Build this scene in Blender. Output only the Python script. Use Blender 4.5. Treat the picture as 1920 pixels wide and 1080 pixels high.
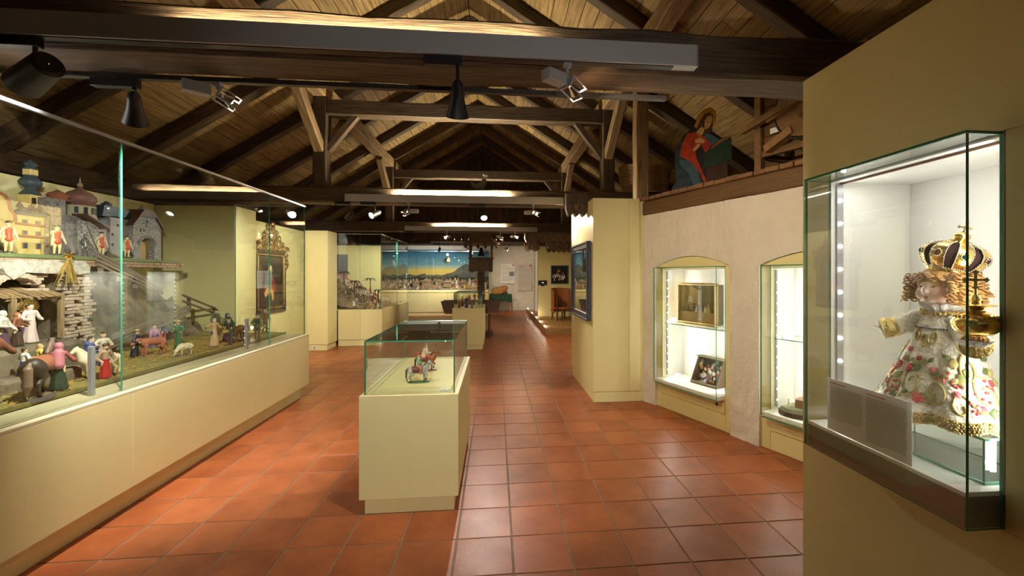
import bpy, math, random
import numpy as np
from mathutils import Vector, Matrix, noise as mnoise

for _o in list(bpy.data.objects): bpy.data.objects.remove(_o)
scene = bpy.context.scene
COL = scene.collection
R = math.radians
# ---------------------------------------------------------------- camera (pixels are of the 1920x1080 photograph)
FPX, CX, CY, EYE = 800.0, 1005.0, 515.0, 1.5
YAW = math.atan(76/800.0)
cam = bpy.data.cameras.new('camera'); cam_o = bpy.data.objects.new('camera', cam); COL.objects.link(cam_o)
cam.sensor_fit = 'HORIZONTAL'; cam.sensor_width = 36.0; cam.lens = 36.0*FPX/1920
cam.shift_x = (960-CX)/1920; cam.shift_y = (CY-540)/1920
cam.clip_start = 0.05; cam.clip_end = 100
cam_o.location = (0, 0, EYE); cam_o.rotation_euler = (R(90), 0, -YAW)
scene.camera = cam_o
# ---------------------------------------------------------------- world, exposure
w = bpy.data.worlds.new('world'); scene.world = w; w.use_nodes = True
w.node_tree.nodes['Background'].inputs[0].default_value = (1.0, 0.86, 0.62, 1)
w.node_tree.nodes['Background'].inputs[1].default_value = 0.0
vs = scene.view_settings
vs.view_transform = 'Standard'; vs.look = 'None'; vs.gamma = 1.0; vs.use_curve_mapping = False
vs.exposure = 1.12
WARM = (1.0, 0.85, 0.60); HALO = (1.0, 0.80, 0.54); COOL = (1.0, 0.95, 0.86)

def lamp(kind, name, loc, energy, color=WARM, target=None, size=0.05, angle=60, blend=0.6, size_y=None, parent=None):
    l = bpy.data.lights.new(name, kind); l.energy = energy; l.color = color
    if kind == 'SPOT': l.spot_size = R(angle); l.spot_blend = blend; l.shadow_soft_size = size
    elif kind == 'POINT': l.shadow_soft_size = size
    elif kind == 'AREA':
        l.shape = 'RECTANGLE'; l.size = size; l.size_y = size_y or size
    o = bpy.data.objects.new(name, l); COL.objects.link(o); o.location = loc
    if target is not None:
        o.rotation_euler = (Vector(target)-Vector(loc)).to_track_quat('-Z', 'Y').to_euler()
    if parent is not None: o.parent = parent
    return o

# ---------------------------------------------------------------- pixel -> place
_s, _c = math.sin(YAW), math.cos(YAW)
def ray(u, v):
    a = (u-CX)/FPX; return Vector((a*_c+_s, -a*_s+_c, (CY-v)/FPX))
def RX(u, v, X): d = ray(u, v); return Vector((0, 0, EYE))+d*(X/d.x)
def RY(u, v, Y): d = ray(u, v); return Vector((0, 0, EYE))+d*(Y/d.y)
def RZ(u, v, Z): d = ray(u, v); return Vector((0, 0, EYE))+d*((Z-EYE)/d.z)

# ---------------------------------------------------------------- materials
_M = {}
def srgb(r, g, b):
    f = lambda c: (c/255/12.92) if c/255 <= 0.04045 else ((c/255+0.055)/1.055)**2.4
    return (f(r), f(g), f(b))
def mat(name, col=(.8,.8,.8), rough=.6, metal=0.0, var=0.0, vscale=8.0, stretch=(1,1,1), bump=0.0, bscale=40.0, col2=None,
        spec=0.5, coat=0.0, emit=None, estr=0.0, rvar=0.0, sub=0.0):
    if name in _M: return _M[name]
    m = bpy.data.materials.new(name); m.use_nodes = True; nt = m.node_tree; N = nt.nodes; L = nt.links
    b = N['Principled BSDF']
    b.inputs['Base Color'].default_value = (*col, 1); b.inputs['Roughness'].default_value = rough
    b.inputs['Metallic'].default_value = metal; b.inputs['Specular IOR Level'].default_value = spec
    b.inputs['Coat Weight'].default_value = coat
    if sub: b.inputs['Subsurface Weight'].default_value = sub; b.inputs['Subsurface Scale'].default_value = 0.01
    if emit: b.inputs['Emission Color'].default_value = (*emit, 1); b.inputs['Emission Strength'].default_value = estr
    if var or bump or rvar:
        tc = N.new('ShaderNodeTexCoord'); mp = N.new('ShaderNodeMapping'); mp.inputs['Scale'].default_value = stretch
        oi = N.new('ShaderNodeObjectInfo'); va = N.new('ShaderNodeVectorMath'); va.operation = 'MULTIPLY_ADD'
        L.new(oi.outputs['Random'], va.inputs[0]); va.inputs[1].default_value = (37, 51, 23)
        L.new(tc.outputs['Object'], va.inputs[2]); L.new(va.outputs[0], mp.inputs[0])
    if var:
        n = N.new('ShaderNodeTexNoise'); n.inputs['Scale'].default_value = vscale; n.inputs['Detail'].default_value = 5
        n.inputs['Roughness'].default_value = .65; L.new(mp.outputs[0], n.inputs['Vector'])
        r = N.new('ShaderNodeValToRGB'); c2 = col2 or tuple(c*(1-var) for c in col)
        r.color_ramp.elements[0].position = .32; r.color_ramp.elements[1].position = .68
        r.color_ramp.elements[0].color = (*c2, 1); r.color_ramp.elements[1].color = (*col, 1)
        L.new(n.outputs['Fac'], r.inputs[0])
        hs = N.new('ShaderNodeHueSaturation'); mr = N.new('ShaderNodeMapRange')
        mr.inputs['To Min'].default_value = 1-var*.35; mr.inputs['To Max'].default_value = 1+var*.35
        L.new(oi.outputs['Random'], mr.inputs['Value']); L.new(mr.outputs[0], hs.inputs['Value'])
        L.new(r.outputs[0], hs.inputs['Color']); L.new(hs.outputs[0], b.inputs['Base Color'])
    if rvar:
        n3 = N.new('ShaderNodeTexNoise'); n3.inputs['Scale'].default_value = 5; L.new(mp.outputs[0], n3.inputs['Vector'])
        mr = N.new('ShaderNodeMapRange'); mr.inputs['To Min'].default_value = rough-rvar; mr.inputs['To Max'].default_value = rough+rvar
        L.new(n3.outputs['Fac'], mr.inputs['Value']); L.new(mr.outputs[0], b.inputs['Roughness'])
    if bump:
        n2 = N.new('ShaderNodeTexNoise'); n2.inputs['Scale'].default_value = bscale; n2.inputs['Detail'].default_value = 4
        L.new(mp.outputs[0], n2.inputs['Vector'])
        bp = N.new('ShaderNodeBump'); bp.inputs['Strength'].default_value = bump; bp.inputs['Distance'].default_value = .01
        L.new(n2.outputs['Fac'], bp.inputs['Height']); L.new(bp.outputs[0], b.inputs['Normal'])
    _M[name] = m; return m
def glass(name, tint=(.96,.985,.965), base=.05, gain=.85):
    if name in _M: return _M[name]
    m = bpy.data.materials.new(name); m.use_nodes = True; nt = m.node_tree; N = nt.nodes; L = nt.links
    N.remove(N['Principled BSDF']); out = N['Material Output']
    t = N.new('ShaderNodeBsdfTransparent'); t.inputs[0].default_value = (*tint, 1)
    g = N.new('ShaderNodeBsdfGlossy'); g.inputs['Roughness'].default_value = .0; g.inputs[0].default_value = (1,1,1,1)
    lw = N.new('ShaderNodeLayerWeight'); lw.inputs[0].default_value = .5
    p = N.new('ShaderNodeMath'); p.operation = 'POWER'; p.inputs[1].default_value = 4.0; L.new(lw.outputs['Facing'], p.inputs[0])
    q = N.new('ShaderNodeMath'); q.operation = 'MULTIPLY_ADD'; q.inputs[1].default_value = gain; q.inputs[2].default_value = base; L.new(p.outputs[0], q.inputs[0])
    mx = N.new('ShaderNodeMixShader'); L.new(q.outputs[0], mx.inputs[0]); L.new(t.outputs[0], mx.inputs[1]); L.new(g.outputs[0], mx.inputs[2])
    L.new(mx.outputs[0], out.inputs[0]); _M[name] = m; return m
def emis(name, col, s):
    if name in _M: return _M[name]
    return mat(name, col, .5, emit=col, estr=s)
def paint(r, g, b, rough=.5):
    return mat('paint_%d_%d_%d' % (r, g, b), srgb(r, g, b), rough, var=.18, vscale=14)

CREAM = mat('cream_board', srgb(230, 219, 160), .42, var=.05, vscale=3, bump=.03, bscale=400, spec=.35)
CREAM_D = mat('cream_gap', srgb(120, 108, 70), .7)
WOOD = mat('old_dark_wood', srgb(102, 82, 58), .62, var=.55, vscale=6, stretch=(.5, 9, 9), bump=.5, bscale=14, col2=srgb(46, 33, 22))
WOODL = mat('pale_worn_wood', srgb(172, 143, 100), .66, var=.45, vscale=6, stretch=(.5, 8, 8), bump=.4, bscale=14, col2=srgb(96, 74, 48))
BOARD = mat('roof_board_wood', srgb(172, 143, 90), .7, var=.4, vscale=4, stretch=(.6, 7, 7), bump=.3, bscale=20, col2=srgb(106, 84, 50))
OAK = mat('deck_wood', srgb(190, 146, 86), .55, var=.35, vscale=5, stretch=(.6, 8, 8), bump=.15, bscale=20)
BROWN = mat('brown_furniture_wood', srgb(120, 72, 36), .45, var=.5, vscale=5, stretch=(8, 8, .7), col2=srgb(58, 32, 16))
CARVE = mat('carved_dark_wood', srgb(108, 86, 66), .7, var=.5, vscale=12, bump=.5, bscale=30)
TILE = mat('terracotta', srgb(176, 100, 56), .36, var=.28, vscale=3.5, bump=.10, bscale=90, rvar=.08, spec=.42, col2=srgb(146, 76, 40))
GROUT = mat('grout', srgb(142, 128, 104), .85, var=.2, vscale=20)
PLASTER = mat('white_plaster', srgb(230, 224, 212), .85, var=.10, vscale=4, bump=1.0, bscale=26)
PLASTER2 = mat('white_back_plaster', srgb(226, 222, 214), .85, var=.10, vscale=4, bump=.7, bscale=14)
WHITE = mat('white_laminate', srgb(240, 238, 232), .38)
BARM = mat('satin_aluminium', srgb(186, 186, 190), .45, metal=.35)
METAL = mat('brushed_aluminium', srgb(176, 176, 180), .38, metal=.75)
GREY = mat('grey_lacquer', srgb(168, 168, 172), .4)
BLACK = mat('black_lacquer', srgb(26, 25, 25), .42)
GOLD = mat('gold', (.95, .68, .22), .22, metal=1.0, bump=.08, bscale=60)
GILT = mat('gilt_carving', (.50, .33, .13), .40, metal=.9, var=.5, vscale=30, bump=.4, bscale=60)
GLASS = glass('clear_glass'); GEDGE = mat('green_glass_edge', srgb(66, 146, 116), .08, spec=1.0)
PAPER = mat('white_paper', srgb(240, 240, 240), .6)
INK = mat('print_ink', srgb(168, 168, 168), .8); INKR = mat('red_ink', srgb(190, 70, 60), .8)

# ---------------------------------------------------------------- mesh building
class MB:
    def __init__(s): s.v = []; s.f = []; s.m = []; s.mi = 0
    def add(s, vs, fs, mi=None):
        o = len(s.v); s.v += [tuple(q) for q in vs]; s.f += [tuple(i+o for i in f) for f in fs]
        s.m += [s.mi if mi is None else mi]*len(fs); return s
    def box(s, lo, hi, ch=0.0, M=None):
        c = [(a+b)/2 for a, b in zip(lo, hi)]; h = [abs(b-a)/2 for a, b in zip(lo, hi)]
        if ch <= 0:
            vs = [(c[0]+x*h[0], c[1]+y*h[1], c[2]+z*h[2]) for x in (-1,1) for y in (-1,1) for z in (-1,1)]
            fs = [(0,1,3,2),(4,6,7,5),(0,4,5,1),(2,3,7,6),(0,2,6,4),(1,5,7,3)]
        else:
            ch = min(ch, min(h)*.9); vs = []; ix = {}
            for x in (-1,1):
                for y in (-1,1):
                    for z in (-1,1):
                        for ax in range(3):
                            q = [x*h[0], y*h[1], z*h[2]]
                            for k in range(3):
                                if k != ax: q[k] -= math.copysign(ch, q[k])
                            ix[(x,y,z,ax)] = len(vs); vs.append(tuple(c[k]+q[k] for k in range(3)))
            fs = []; S = (-1,1)
            for a in S:
                fs.append((ix[a,-1,-1,0],ix[a,1,-1,0],ix[a,1,1,0],ix[a,-1,1,0])); fs.append((ix[-1,a,-1,1],ix[-1,a,1,1],ix[1,a,1,1],ix[1,a,-1,1]))
                fs.append((ix[-1,-1,a,2],ix[1,-1,a,2],ix[1,1,a,2],ix[-1,1,a,2]))
                for b in S:
                    fs.append((ix[a,b,-1,0],ix[a,b,1,0],ix[a,b,1,1],ix[a,b,-1,1])); fs.append((ix[a,-1,b,0],ix[a,1,b,0],ix[a,1,b,2],ix[a,-1,b,2]))
                    fs.append((ix[-1,a,b,1],ix[1,a,b,1],ix[1,a,b,2],ix[-1,a,b,2]))
                    for d in S: fs.append((ix[a,b,d,0],ix[a,b,d,1],ix[a,b,d,2]))
        if M is not None: vs = [M @ Vector(q) for q in vs]
        return s.add(vs, fs)
    def frame(s, p0, p1, up=(0,0,1)):
        d = (Vector(p1)-Vector(p0)); L = d.length; d = d.normalized(); u = Vector(up)
        if abs(d.dot(u)) > .99: u = Vector((0,1,0))
        y = u.cross(d).normalized(); z = d.cross(y); M = Matrix((d, y, z)).transposed().to_4x4(); M.translation = Vector(p0); return M, L
    def bar(s, p0, p1, w, h, ch=0.0, up=(0,0,1)):
        M, L = s.frame(p0, p1, up); return s.box((0,-w/2,-h/2), (L,w/2,h/2), ch, M)
    def cyl(s, p0, p1, r0, r1=None, n=12, cap=True):
        r1 = r0 if r1 is None else r1; M, L = s.frame(p0, p1); vs = []
        for i in range(n):
            a = 2*math.pi*i/n; ca, sa = math.cos(a), math.sin(a)
            vs += [M @ Vector((0, r0*ca, r0*sa)), M @ Vector((L, r1*ca, r1*sa))]
        fs = [(2*i, 2*((i+1) % n), 2*((i+1) % n)+1, 2*i+1) for i in range(n)]
        if cap: fs += [tuple(2*i for i in range(n))[::-1], tuple(2*i+1 for i in range(n))]
        return s.add(vs, fs)
    def lathe(s, prof, n=20, c=(0,0,0), M=None, cap=True, lobes=0, lamp=0.0):
        vs = []; k = len(prof)
        for i in range(n):
            a = 2*math.pi*i/n; q = 1+lamp*math.cos(lobes*a)
            for r, z in prof: vs.append(Vector((c[0]+r*q*math.cos(a), c[1]+r*q*math.sin(a), c[2]+z)))
        fs = []
        for i in range(n):
            j = (i+1) % n
            for t in range(k-1): fs.append((i*k+t, j*k+t, j*k+t+1, i*k+t+1))
        if cap:
            fs.append(tuple(i*k for i in range(n))[::-1]); fs.append(tuple(i*k+k-1 for i in range(n)))
        if M is not None: vs = [M @ q for q in vs]
        return s.add(vs, fs)
    def ball(s, c, r, n=10, m=6, sc=(1,1,1)):
        pr = [(max(r*math.sin(math.pi*i/m), 1e-5), -r*math.cos(math.pi*i/m)) for i in range(m+1)]
        vs = []
        for i in range(n):
            a = 2*math.pi*i/n
            for q, z in pr: vs.append((c[0]+q*math.cos(a)*sc[0], c[1]+q*math.sin(a)*sc[1], c[2]+z*sc[2]))
        k = m+1; fs = [(i*k+t, ((i+1) % n)*k+t, ((i+1) % n)*k+t+1, i*k+t+1) for i in range(n) for t in range(m)]
        return s.add(vs, fs)
    def tube(s, pts, r, n=8, closed=False):
        pts = [Vector(p) for p in pts]; K = len(pts); rr = r if isinstance(r, (list, tuple)) else [r]*K; vs = []; pu = Vector((0,0,1))
        for i, p in enumerate(pts):
            a = pts[(i-1) % K] if (closed or i > 0) else p; b = pts[(i+1) % K] if (closed or i < K-1) else p
            d = (b-a); d = d.normalized() if d.length > 1e-9 else Vector((0,0,1))
            if abs(d.dot(pu)) > .98: pu = Vector((1,0,0)) if abs(d.x) < .9 else Vector((0,1,0))
            x = pu.cross(d).normalized(); y = d.cross(x); pu = y
            for j in range(n):
                t = 2*math.pi*j/n; vs.append(p+x*(rr[i]*math.cos(t))+y*(rr[i]*math.sin(t)))
        fs = [(i*n+j, i*n+(j+1) % n, ((i+1) % K)*n+(j+1) % n, ((i+1) % K)*n+j) for i in range(K if closed else K-1) for j in range(n)]
        if not closed: fs += [tuple(range(n))[::-1], tuple((K-1)*n+j for j in range(n))]
        return s.add(vs, fs)
    def prism(s, poly, t, M=None):
        """2D outline (x,y) extruded 0..t along z"""
        n = len(poly); vs = [Vector((x, y, 0)) for x, y in poly]+[Vector((x, y, t)) for x, y in poly]
        if M is not None: vs = [M @ q for q in vs]
        fs = [tuple(range(n))[::-1], tuple(range(n, 2*n))]+[(i, (i+1) % n, (i+1) % n+n, i+n) for i in range(n)]
        return s.add(vs, fs)
    def mesh(s, name, mats, smooth=None, fix=True):
        me = bpy.data.meshes.new(name); me.from_pydata(s.v, [], s.f)
        for m in (mats if isinstance(mats, (list, tuple)) else [mats]): me.materials.append(m)
        me.polygons.foreach_set('material_index', s.m)
        if fix:
            import bmesh
            b = bmesh.new(); b.from_mesh(me); bmesh.ops.recalc_face_normals(b, faces=b.faces); b.to_mesh(me); b.free()
        if smooth is not None: me.shade_smooth(); me.set_sharp_from_angle(angle=R(smooth))
        me.update(); return me
    def build(s, name, mats, parent=None, smooth=None, loc=None):
        return link(name, s.mesh(name, mats, smooth), parent, loc)
def link(name, me, parent=None, loc=None, rot=None):
    o = bpy.data.objects.new(name, me); COL.objects.link(o)
    if parent is not None: o.parent = parent
    if loc is not None: o.location = loc
    if rot is not None: o.rotation_euler = rot
    return o
def tag(o, label, cat, group=None):
    o['label'] = label; o['category'] = cat
    if group: o['group'] = group
    return o
def thing(name, label, cat, loc=(0,0,0), rz=0.0, group=None):
    o = bpy.data.objects.new(name, None); COL.objects.link(o); o.location = loc; o.rotation_euler = (0, 0, rz); o.empty_display_size = .05
    return tag(o, label, cat, group)
def struct(o, label=None, cat=None):
    o['kind'] = 'structure'
    if label: o['label'] = label
    if cat: o['category'] = cat
    return o
def copy_tree(o, parent=None):
    c = o.copy(); COL.objects.link(c); c.parent = parent
    for ch in list(o.children): copy_tree(ch, c)
    return c
def bx(name, lo, hi, m, parent=None, ch=0.002):
    return MB().box(lo, hi, ch).build(name, m, parent)
_HB = {}
def hewn_mesh(L, w, h, m, seed, amp):
    """roughly hewn timber along local x"""
    rnd = random.Random(seed); n = max(3, int(L/.35)); b = MB(); k = 8; c = .08*min(w, h); vs = []
    for i in range(n+1):
        x = L*i/n; dy = rnd.uniform(-amp, amp); dz = rnd.uniform(-amp, amp)*.7; e = rnd.uniform(-amp, amp)*.6
        W, H = w/2+e, h/2+e
        for y, z in ((-W,-H+c),(-W,H-c),(-W+c,H),(W-c,H),(W,H-c),(W,-H+c),(W-c,-H),(-W+c,-H)): vs.append((x, y+dy, z+dz))
    fs = [(i*k+j, i*k+(j+1) % k, (i+1)*k+(j+1) % k, (i+1)*k+j) for i in range(n) for j in range(k)]
    fs += [tuple(range(k)), tuple(n*k+j for j in range(k))[::-1]]
    b.add(vs, fs); return b.mesh('timber', m, 40)
def timber(name, p0, p1, w, h, m=None, parent=None, seed=0, amp=.006, up=(0,0,1)):
    M, L = MB().frame(p0, p1, up); o = link(name, hewn_mesh(L, w, h, m or WOOD, seed, amp), parent); o.matrix_local = M; return o
def pane(name, lo, hi, parent=None, thin=None):
    """a glass pane: big faces clear, thin edges green"""
    d = [b-a for a, b in zip(lo, hi)]; ax = d.index(min(d)); b = MB().box(lo, hi)
    me = b.mesh(name, [GLASS, GEDGE])
    for p in me.polygons: p.material_index = 0 if abs(p.normal[ax]) > .5 else 1
    return link(name, me, parent)

# ---------------------------------------------------------------- signed-distance modelling (one continuous skin per body)
def sdf_mesh(name, prims, cell, mats, k=.02, smooth=True, cut=()):
    """prims: ('c',a,b,ra,rb,mi) tapered capsule, ('e',centre,radii,mi[,rotmatrix]) ellipsoid, ('b',centre,half,round,mi[,rot]) box"""
    lo = np.array([1e9]*3); hi = -lo
    for p in prims:
        if p[0] == 'c':
            for q, r in ((p[1], p[3]), (p[2], p[4])): q = np.array(q); lo = np.minimum(lo, q-r); hi = np.maximum(hi, q+r)
        else:
            q = np.array(p[1]); r = max(p[2])*1.3 if len(p) > (4 if p[0] == 'e' else 5) else np.array(p[2]); lo = np.minimum(lo, q-r); hi = np.maximum(hi, q+r)
    lo = lo-cell*2.5; hi = hi+cell*2.5; n = np.ceil((hi-lo)/cell).astype(int)+1
    X, Y, Z = np.meshgrid(*[lo[i]+np.arange(n[i])*cell for i in range(3)], indexing='ij')
    def dist(p, X, Y, Z):
        if p[0] == 'c':
            a = np.array(p[1], float); b = np.array(p[2], float); d = b-a; L2 = max(d @ d, 1e-12)
            t = np.clip(((X-a[0])*d[0]+(Y-a[1])*d[1]+(Z-a[2])*d[2])/L2, 0, 1)
            return np.sqrt((X-a[0]-t*d[0])**2+(Y-a[1]-t*d[1])**2+(Z-a[2]-t*d[2])**2)-(p[3]+(p[4]-p[3])*t)
        c = p[1]; x, y, z = X-c[0], Y-c[1], Z-c[2]
        rot = p[4] if p[0] == 'e' and len(p) > 4 else (p[5] if p[0] == 'b' and len(p) > 5 else None)
        if rot is not None:
            m = np.array(rot.transposed()); x, y, z = m[0,0]*x+m[0,1]*y+m[0,2]*z, m[1,0]*x+m[1,1]*y+m[1,2]*z, m[2,0]*x+m[2,1]*y+m[2,2]*z
        if p[0] == 'e':
            r = p[2]; q = np.sqrt((x/r[0])**2+(y/r[1])**2+(z/r[2])**2); return (q-1)*min(r)*.5+(q-1)*.5*(sum(r)/3)
        h = p[2]; rd = p[3]; qx, qy, qz = np.abs(x)-h[0]+rd, np.abs(y)-h[1]+rd, np.abs(z)-h[2]+rd
        return np.sqrt(np.maximum(qx,0)**2+np.maximum(qy,0)**2+np.maximum(qz,0)**2)+np.minimum(np.maximum(qx,np.maximum(qy,qz)),0)-rd
    D = None
    for p in prims:
        d = dist(p, X, Y, Z)
        if D is None: D = d
        elif k > 0:
            h = np.clip(.5+.5*(D-d)/k, 0, 1); D = D*(1-h)+d*h-k*h*(1-h)
        else: D = np.minimum(D, d)
    for p in cut: D = np.maximum(D, -dist(p, X, Y, Z))
    S = D < 0; V = np.zeros(tuple(n-1)+(3,)); W = np.zeros(tuple(n-1))
    sl = lambda o: tuple(slice(o[i], n[i]-1+o[i]) for i in range(3))
    cor = [(i,j,l) for i in (0,1) for j in (0,1) for l in (0,1)]
    for a in cor:
        for ax in range(3):
            if a[ax]: continue
            b = tuple(a[i]+(1 if i == ax else 0) for i in range(3))
            da, db = D[sl(a)], D[sl(b)]; cr = (da < 0) != (db < 0)
            t = np.where(cr, da/np.where(da == db, 1, da-db), 0)
            for i in range(3): V[..., i] += np.where(cr, a[i]+(t if i == ax else 0), 0)
            W += cr
    act = W > 0; idx = -np.ones(W.shape, int); idx[act] = np.arange(act.sum()); I = np.argwhere(act)
    P = lo+(I+V[act]/W[act][:, None])*cell
    faces = []
    for ax in range(3):
        b_, c_ = [(1,2),(2,0),(0,1)][ax]
        s0 = [slice(1, n[i]-1) for i in range(3)]; s0[ax] = slice(0, n[ax]-1); s1 = list(s0); s1[ax] = slice(1, n[ax])
        A, B = S[tuple(s0)], S[tuple(s1)]; off = np.array([1,1,1]); off[ax] = 0
        for flag, rev in ((A & ~B, False), (B & ~A, True)):
            q = np.argwhere(flag)+off
            if not len(q): continue
            eb = np.zeros(3, int); eb[b_] = 1; ec = np.zeros(3, int); ec[c_] = 1
            g = [idx[tuple((q-e).T)] for e in (0*eb, eb, eb+ec, ec)]
            g = np.stack(g, 1); faces.append(g[:, ::-1] if rev else g)
    F = np.concatenate(faces); me = bpy.data.meshes.new(name); me.from_pydata(P.tolist(), [], F.tolist())
    mats = mats if isinstance(mats, (list, tuple)) else [mats]
    for m in mats: me.materials.append(m)
    if len(mats) > 1:
        C = P[F].mean(1); best = None; mi = np.zeros(len(F), int)
        for p in prims:
            d = dist(p, C[:,0], C[:,1], C[:,2]); pm = p[5] if p[0] == 'c' else (p[3] if p[0] == 'e' else p[4])
            if best is None: best = d; mi[:] = pm
            else: u = d < best; mi[u] = pm; best = np.minimum(best, d)
        me.polygons.foreach_set('material_index', mi.astype('i'))
    if smooth: me.shade_smooth()
    me.update(); return me
# ================================================================ LARGE STRUCTURE
# ---- floor: grout bed with one terracotta tile per object (nearest 300 in view), the rest joined
floor = struct(bx('floor', (-5.55, -3.7, -.12), (4.7, 18.4, -.004), GROUT, ch=0), 'terracotta square tiled museum floor', 'floor')
TS = .309; TX0, TY0 = .092, 2.449
def blocked(x, y):
    if x < -2.40: return y < 5.66 or y > 9.25 or x < -3.4 and y > 8.7
    if x > 1.12 and 4.9 < y < 6.4: return True
    if x > 1.77+(4.85-y)*.385: return True
    if -.82 < x < -.25 and 2.74 < y < 4.0: return True
    if x > 1.25 and y > 10.7: return True
    if x > 1.42 and y < 1.9: return True
    return y > 17.95 or (y > 15.95 and x < -.25)
cells = []
for i in range(-17, 15):
    for j in range(-16, 52):
        x, y = TX0+TS*(i+.5), TY0+TS*(j+.5)
        if y > 17.9 or x < -5.2 or x > 4.2: continue
        d = x*_s+y*_c; vis = False
        if d > .3:
            u = CX+FPX*(x*_c-y*_s)/d; v = CY+FPX*1.5/d; vis = -80 < u < 1530 and v < 1160 and not blocked(x, y)
        cells.append((0 if vis else 1, y if vis else 0, x, y))
cells.sort()
g = .0045; h2 = TS/2-g
tmesh = MB().box((-h2,-h2,-.012), (h2,h2,0), .0016).mesh('tile', TILE)
rest = MB(); rnd = random.Random(4)
for n_, (nv, _, x, y) in enumerate(cells):
    if nv == 0 and n_ < 300:
        o = link('tile', tmesh, floor, (x, y, 0)); o.rotation_euler = (rnd.uniform(-.0016,.0016), rnd.uniform(-.0016,.0016), rnd.choice((0,1,2,3))*math.pi/2)
    else: rest.box((x-h2, y-h2, -.012), (x+h2, y+h2, 0), .0016)
o = rest.build('tile_field', TILE, floor); o['kind'] = 'stuff'

# ---- outer shell (dark attic behind the display walls)
DARKP = mat('dark_limewash', srgb(120, 104, 84), .9, var=.2, vscale=3)
struct(bx('wall_left', (-5.55, -3.6, 0), (-5.45, 18.2, 2.8), DARKP, ch=0), 'dim outer wall on the left', 'wall')
struct(bx('wall_rear', (-5.55, -3.7, 0), (4.7, -3.6, 6), DARKP, ch=0), 'plain limewashed rear wall', 'wall')
struct(bx('wall_outer', (4.6, -3.6, 0), (4.7, 18.2, 2.8), DARKP, ch=0), 'dim outer wall on the right', 'wall')
# ---- back wall of rough white plaster
def rough_wall(name, x0, x1, z0, z1, y, amp, nx, nz, m, seed):
    b = MB(); vs = []
    for i in range(nx+1):
        for j in range(nz+1):
            x = x0+(x1-x0)*i/nx; z = z0+(z1-z0)*j/nz
            q = mnoise.noise(Vector((x*2.2+seed, z*3.4, 3)))+.5*mnoise.noise(Vector((x*7+seed, z*9, 1)))+.35*mnoise.noise(Vector((x*18, z*24, seed)))
            vs.append((x, y-amp*q, z))
    fs = [(i*(nz+1)+j, i*(nz+1)+j+1, (i+1)*(nz+1)+j+1, (i+1)*(nz+1)+j) for i in range(nx) for j in range(nz)]
    b.add(vs, fs); b.box((x0, y+.09, z0), (x1, y+.25, z1))
    return b.build(name, m, None, smooth=60)
struct(rough_wall('wall_back', -5.45, 4.6, 0, 2.75, 18.0, .045, 230, 70, PLASTER2, 5), 'rough white plaster back wall', 'wall')

# ---- roof: boards running with the ridge, rafters below, dark gable
RXC, RZT, RS = -.44, 5.68, .63          # ridge x, rafter underside apex height, slope
ceil_ = thing('ceiling', 'steep timber roof of brown boards over dark rafters', 'ceiling'); ceil_['kind'] = 'structure'
ang = math.atan(RS); slen = 5.15/math.cos(ang)
rh = .17
bw = .205; nb = int(slen/bw)+1
rnd = random.Random(8)
for sd in (-1, 1):
    nrm = Vector((sd*math.sin(ang), 0, math.cos(ang))); dwn = Vector((sd*math.cos(ang), 0, -math.sin(ang)))
    apex = Vector((RXC, 0, RZT))+Vector((0, 0, rh/math.cos(ang)))
    for k in range(nb):
        ys = [-3.6, -.2+rnd.uniform(-.6,.6), 4.1+rnd.uniform(-.8,.8), 8.5+rnd.uniform(-.8,.8), 15.0]
        for a, b in zip(ys, ys[1:]):
            t = .0005+rnd.uniform(0, .006); p = apex+dwn*(bw*(k+.5))+nrm*(t+.012)
            o = timber('board', p+Vector((0,a+.004,0)), p+Vector((0,b-.004,0)), bw-.007, .024, BOARD, ceil_, seed=k*7+int(a*10), amp=.0006, up=nrm)
    n_ = 0
    for k in range(-2, 13):
        y = 12.2-1.22*k if k < 13 else 0
        if y < -3.5: continue
        p0 = Vector((RXC, y, RZT))+nrm*(rh/2); p1 = p0+dwn*slen
        timber('rafter', p0-dwn*.04, p1, .15, rh, WOOD, ceil_, seed=40+k+sd*100, amp=.007, up=nrm)
# purlins along the room under the rafters, wall plates at the eaves
for x, w_, nm in ((-2.57, .2, 'purlin'), (1.76, .2, 'purlin')):
    z = RZT-abs(x-RXC)*RS-.11
    timber(nm, (x, -3.5, z), (x, 14.6, z), w_, .22, WOODL, ceil_, seed=int(x*50), amp=.008)
for x in (-5.2, 4.3): timber('wall_plate', (x, -3.5, 2.7), (x, 14.8, 2.7), .24, .26, WOOD, ceil_, seed=int(x*70), amp=.008)
# gable of vertical boards above the fourth truss
gy = 14.62
for k in range(40):
    x = RXC-4.935+k*.235; zt = RZT+rh-abs(x+.117-RXC)*RS-.12
    if zt < 2.85 or x > RXC+4.7: continue
    lo_ = 2.62
    timber('gable_board', (x+.117, gy, lo_), (x+.117, gy, max(zt, lo_+.1)), .225, .03, WOOD if abs(x+.117-RXC) > .75 else WOOD, ceil_, seed=k, amp=.001, up=(0,-1,0))
# flat boarded ceiling over the far end
for k in range(16):
    x = -5.1+k*.6
    timber('soffit_board', (x+.3, 14.66, 2.72), (x+.3, 18.1, 2.72), .59, .03, WOOD, ceil_, seed=k+300, amp=.001)

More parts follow.
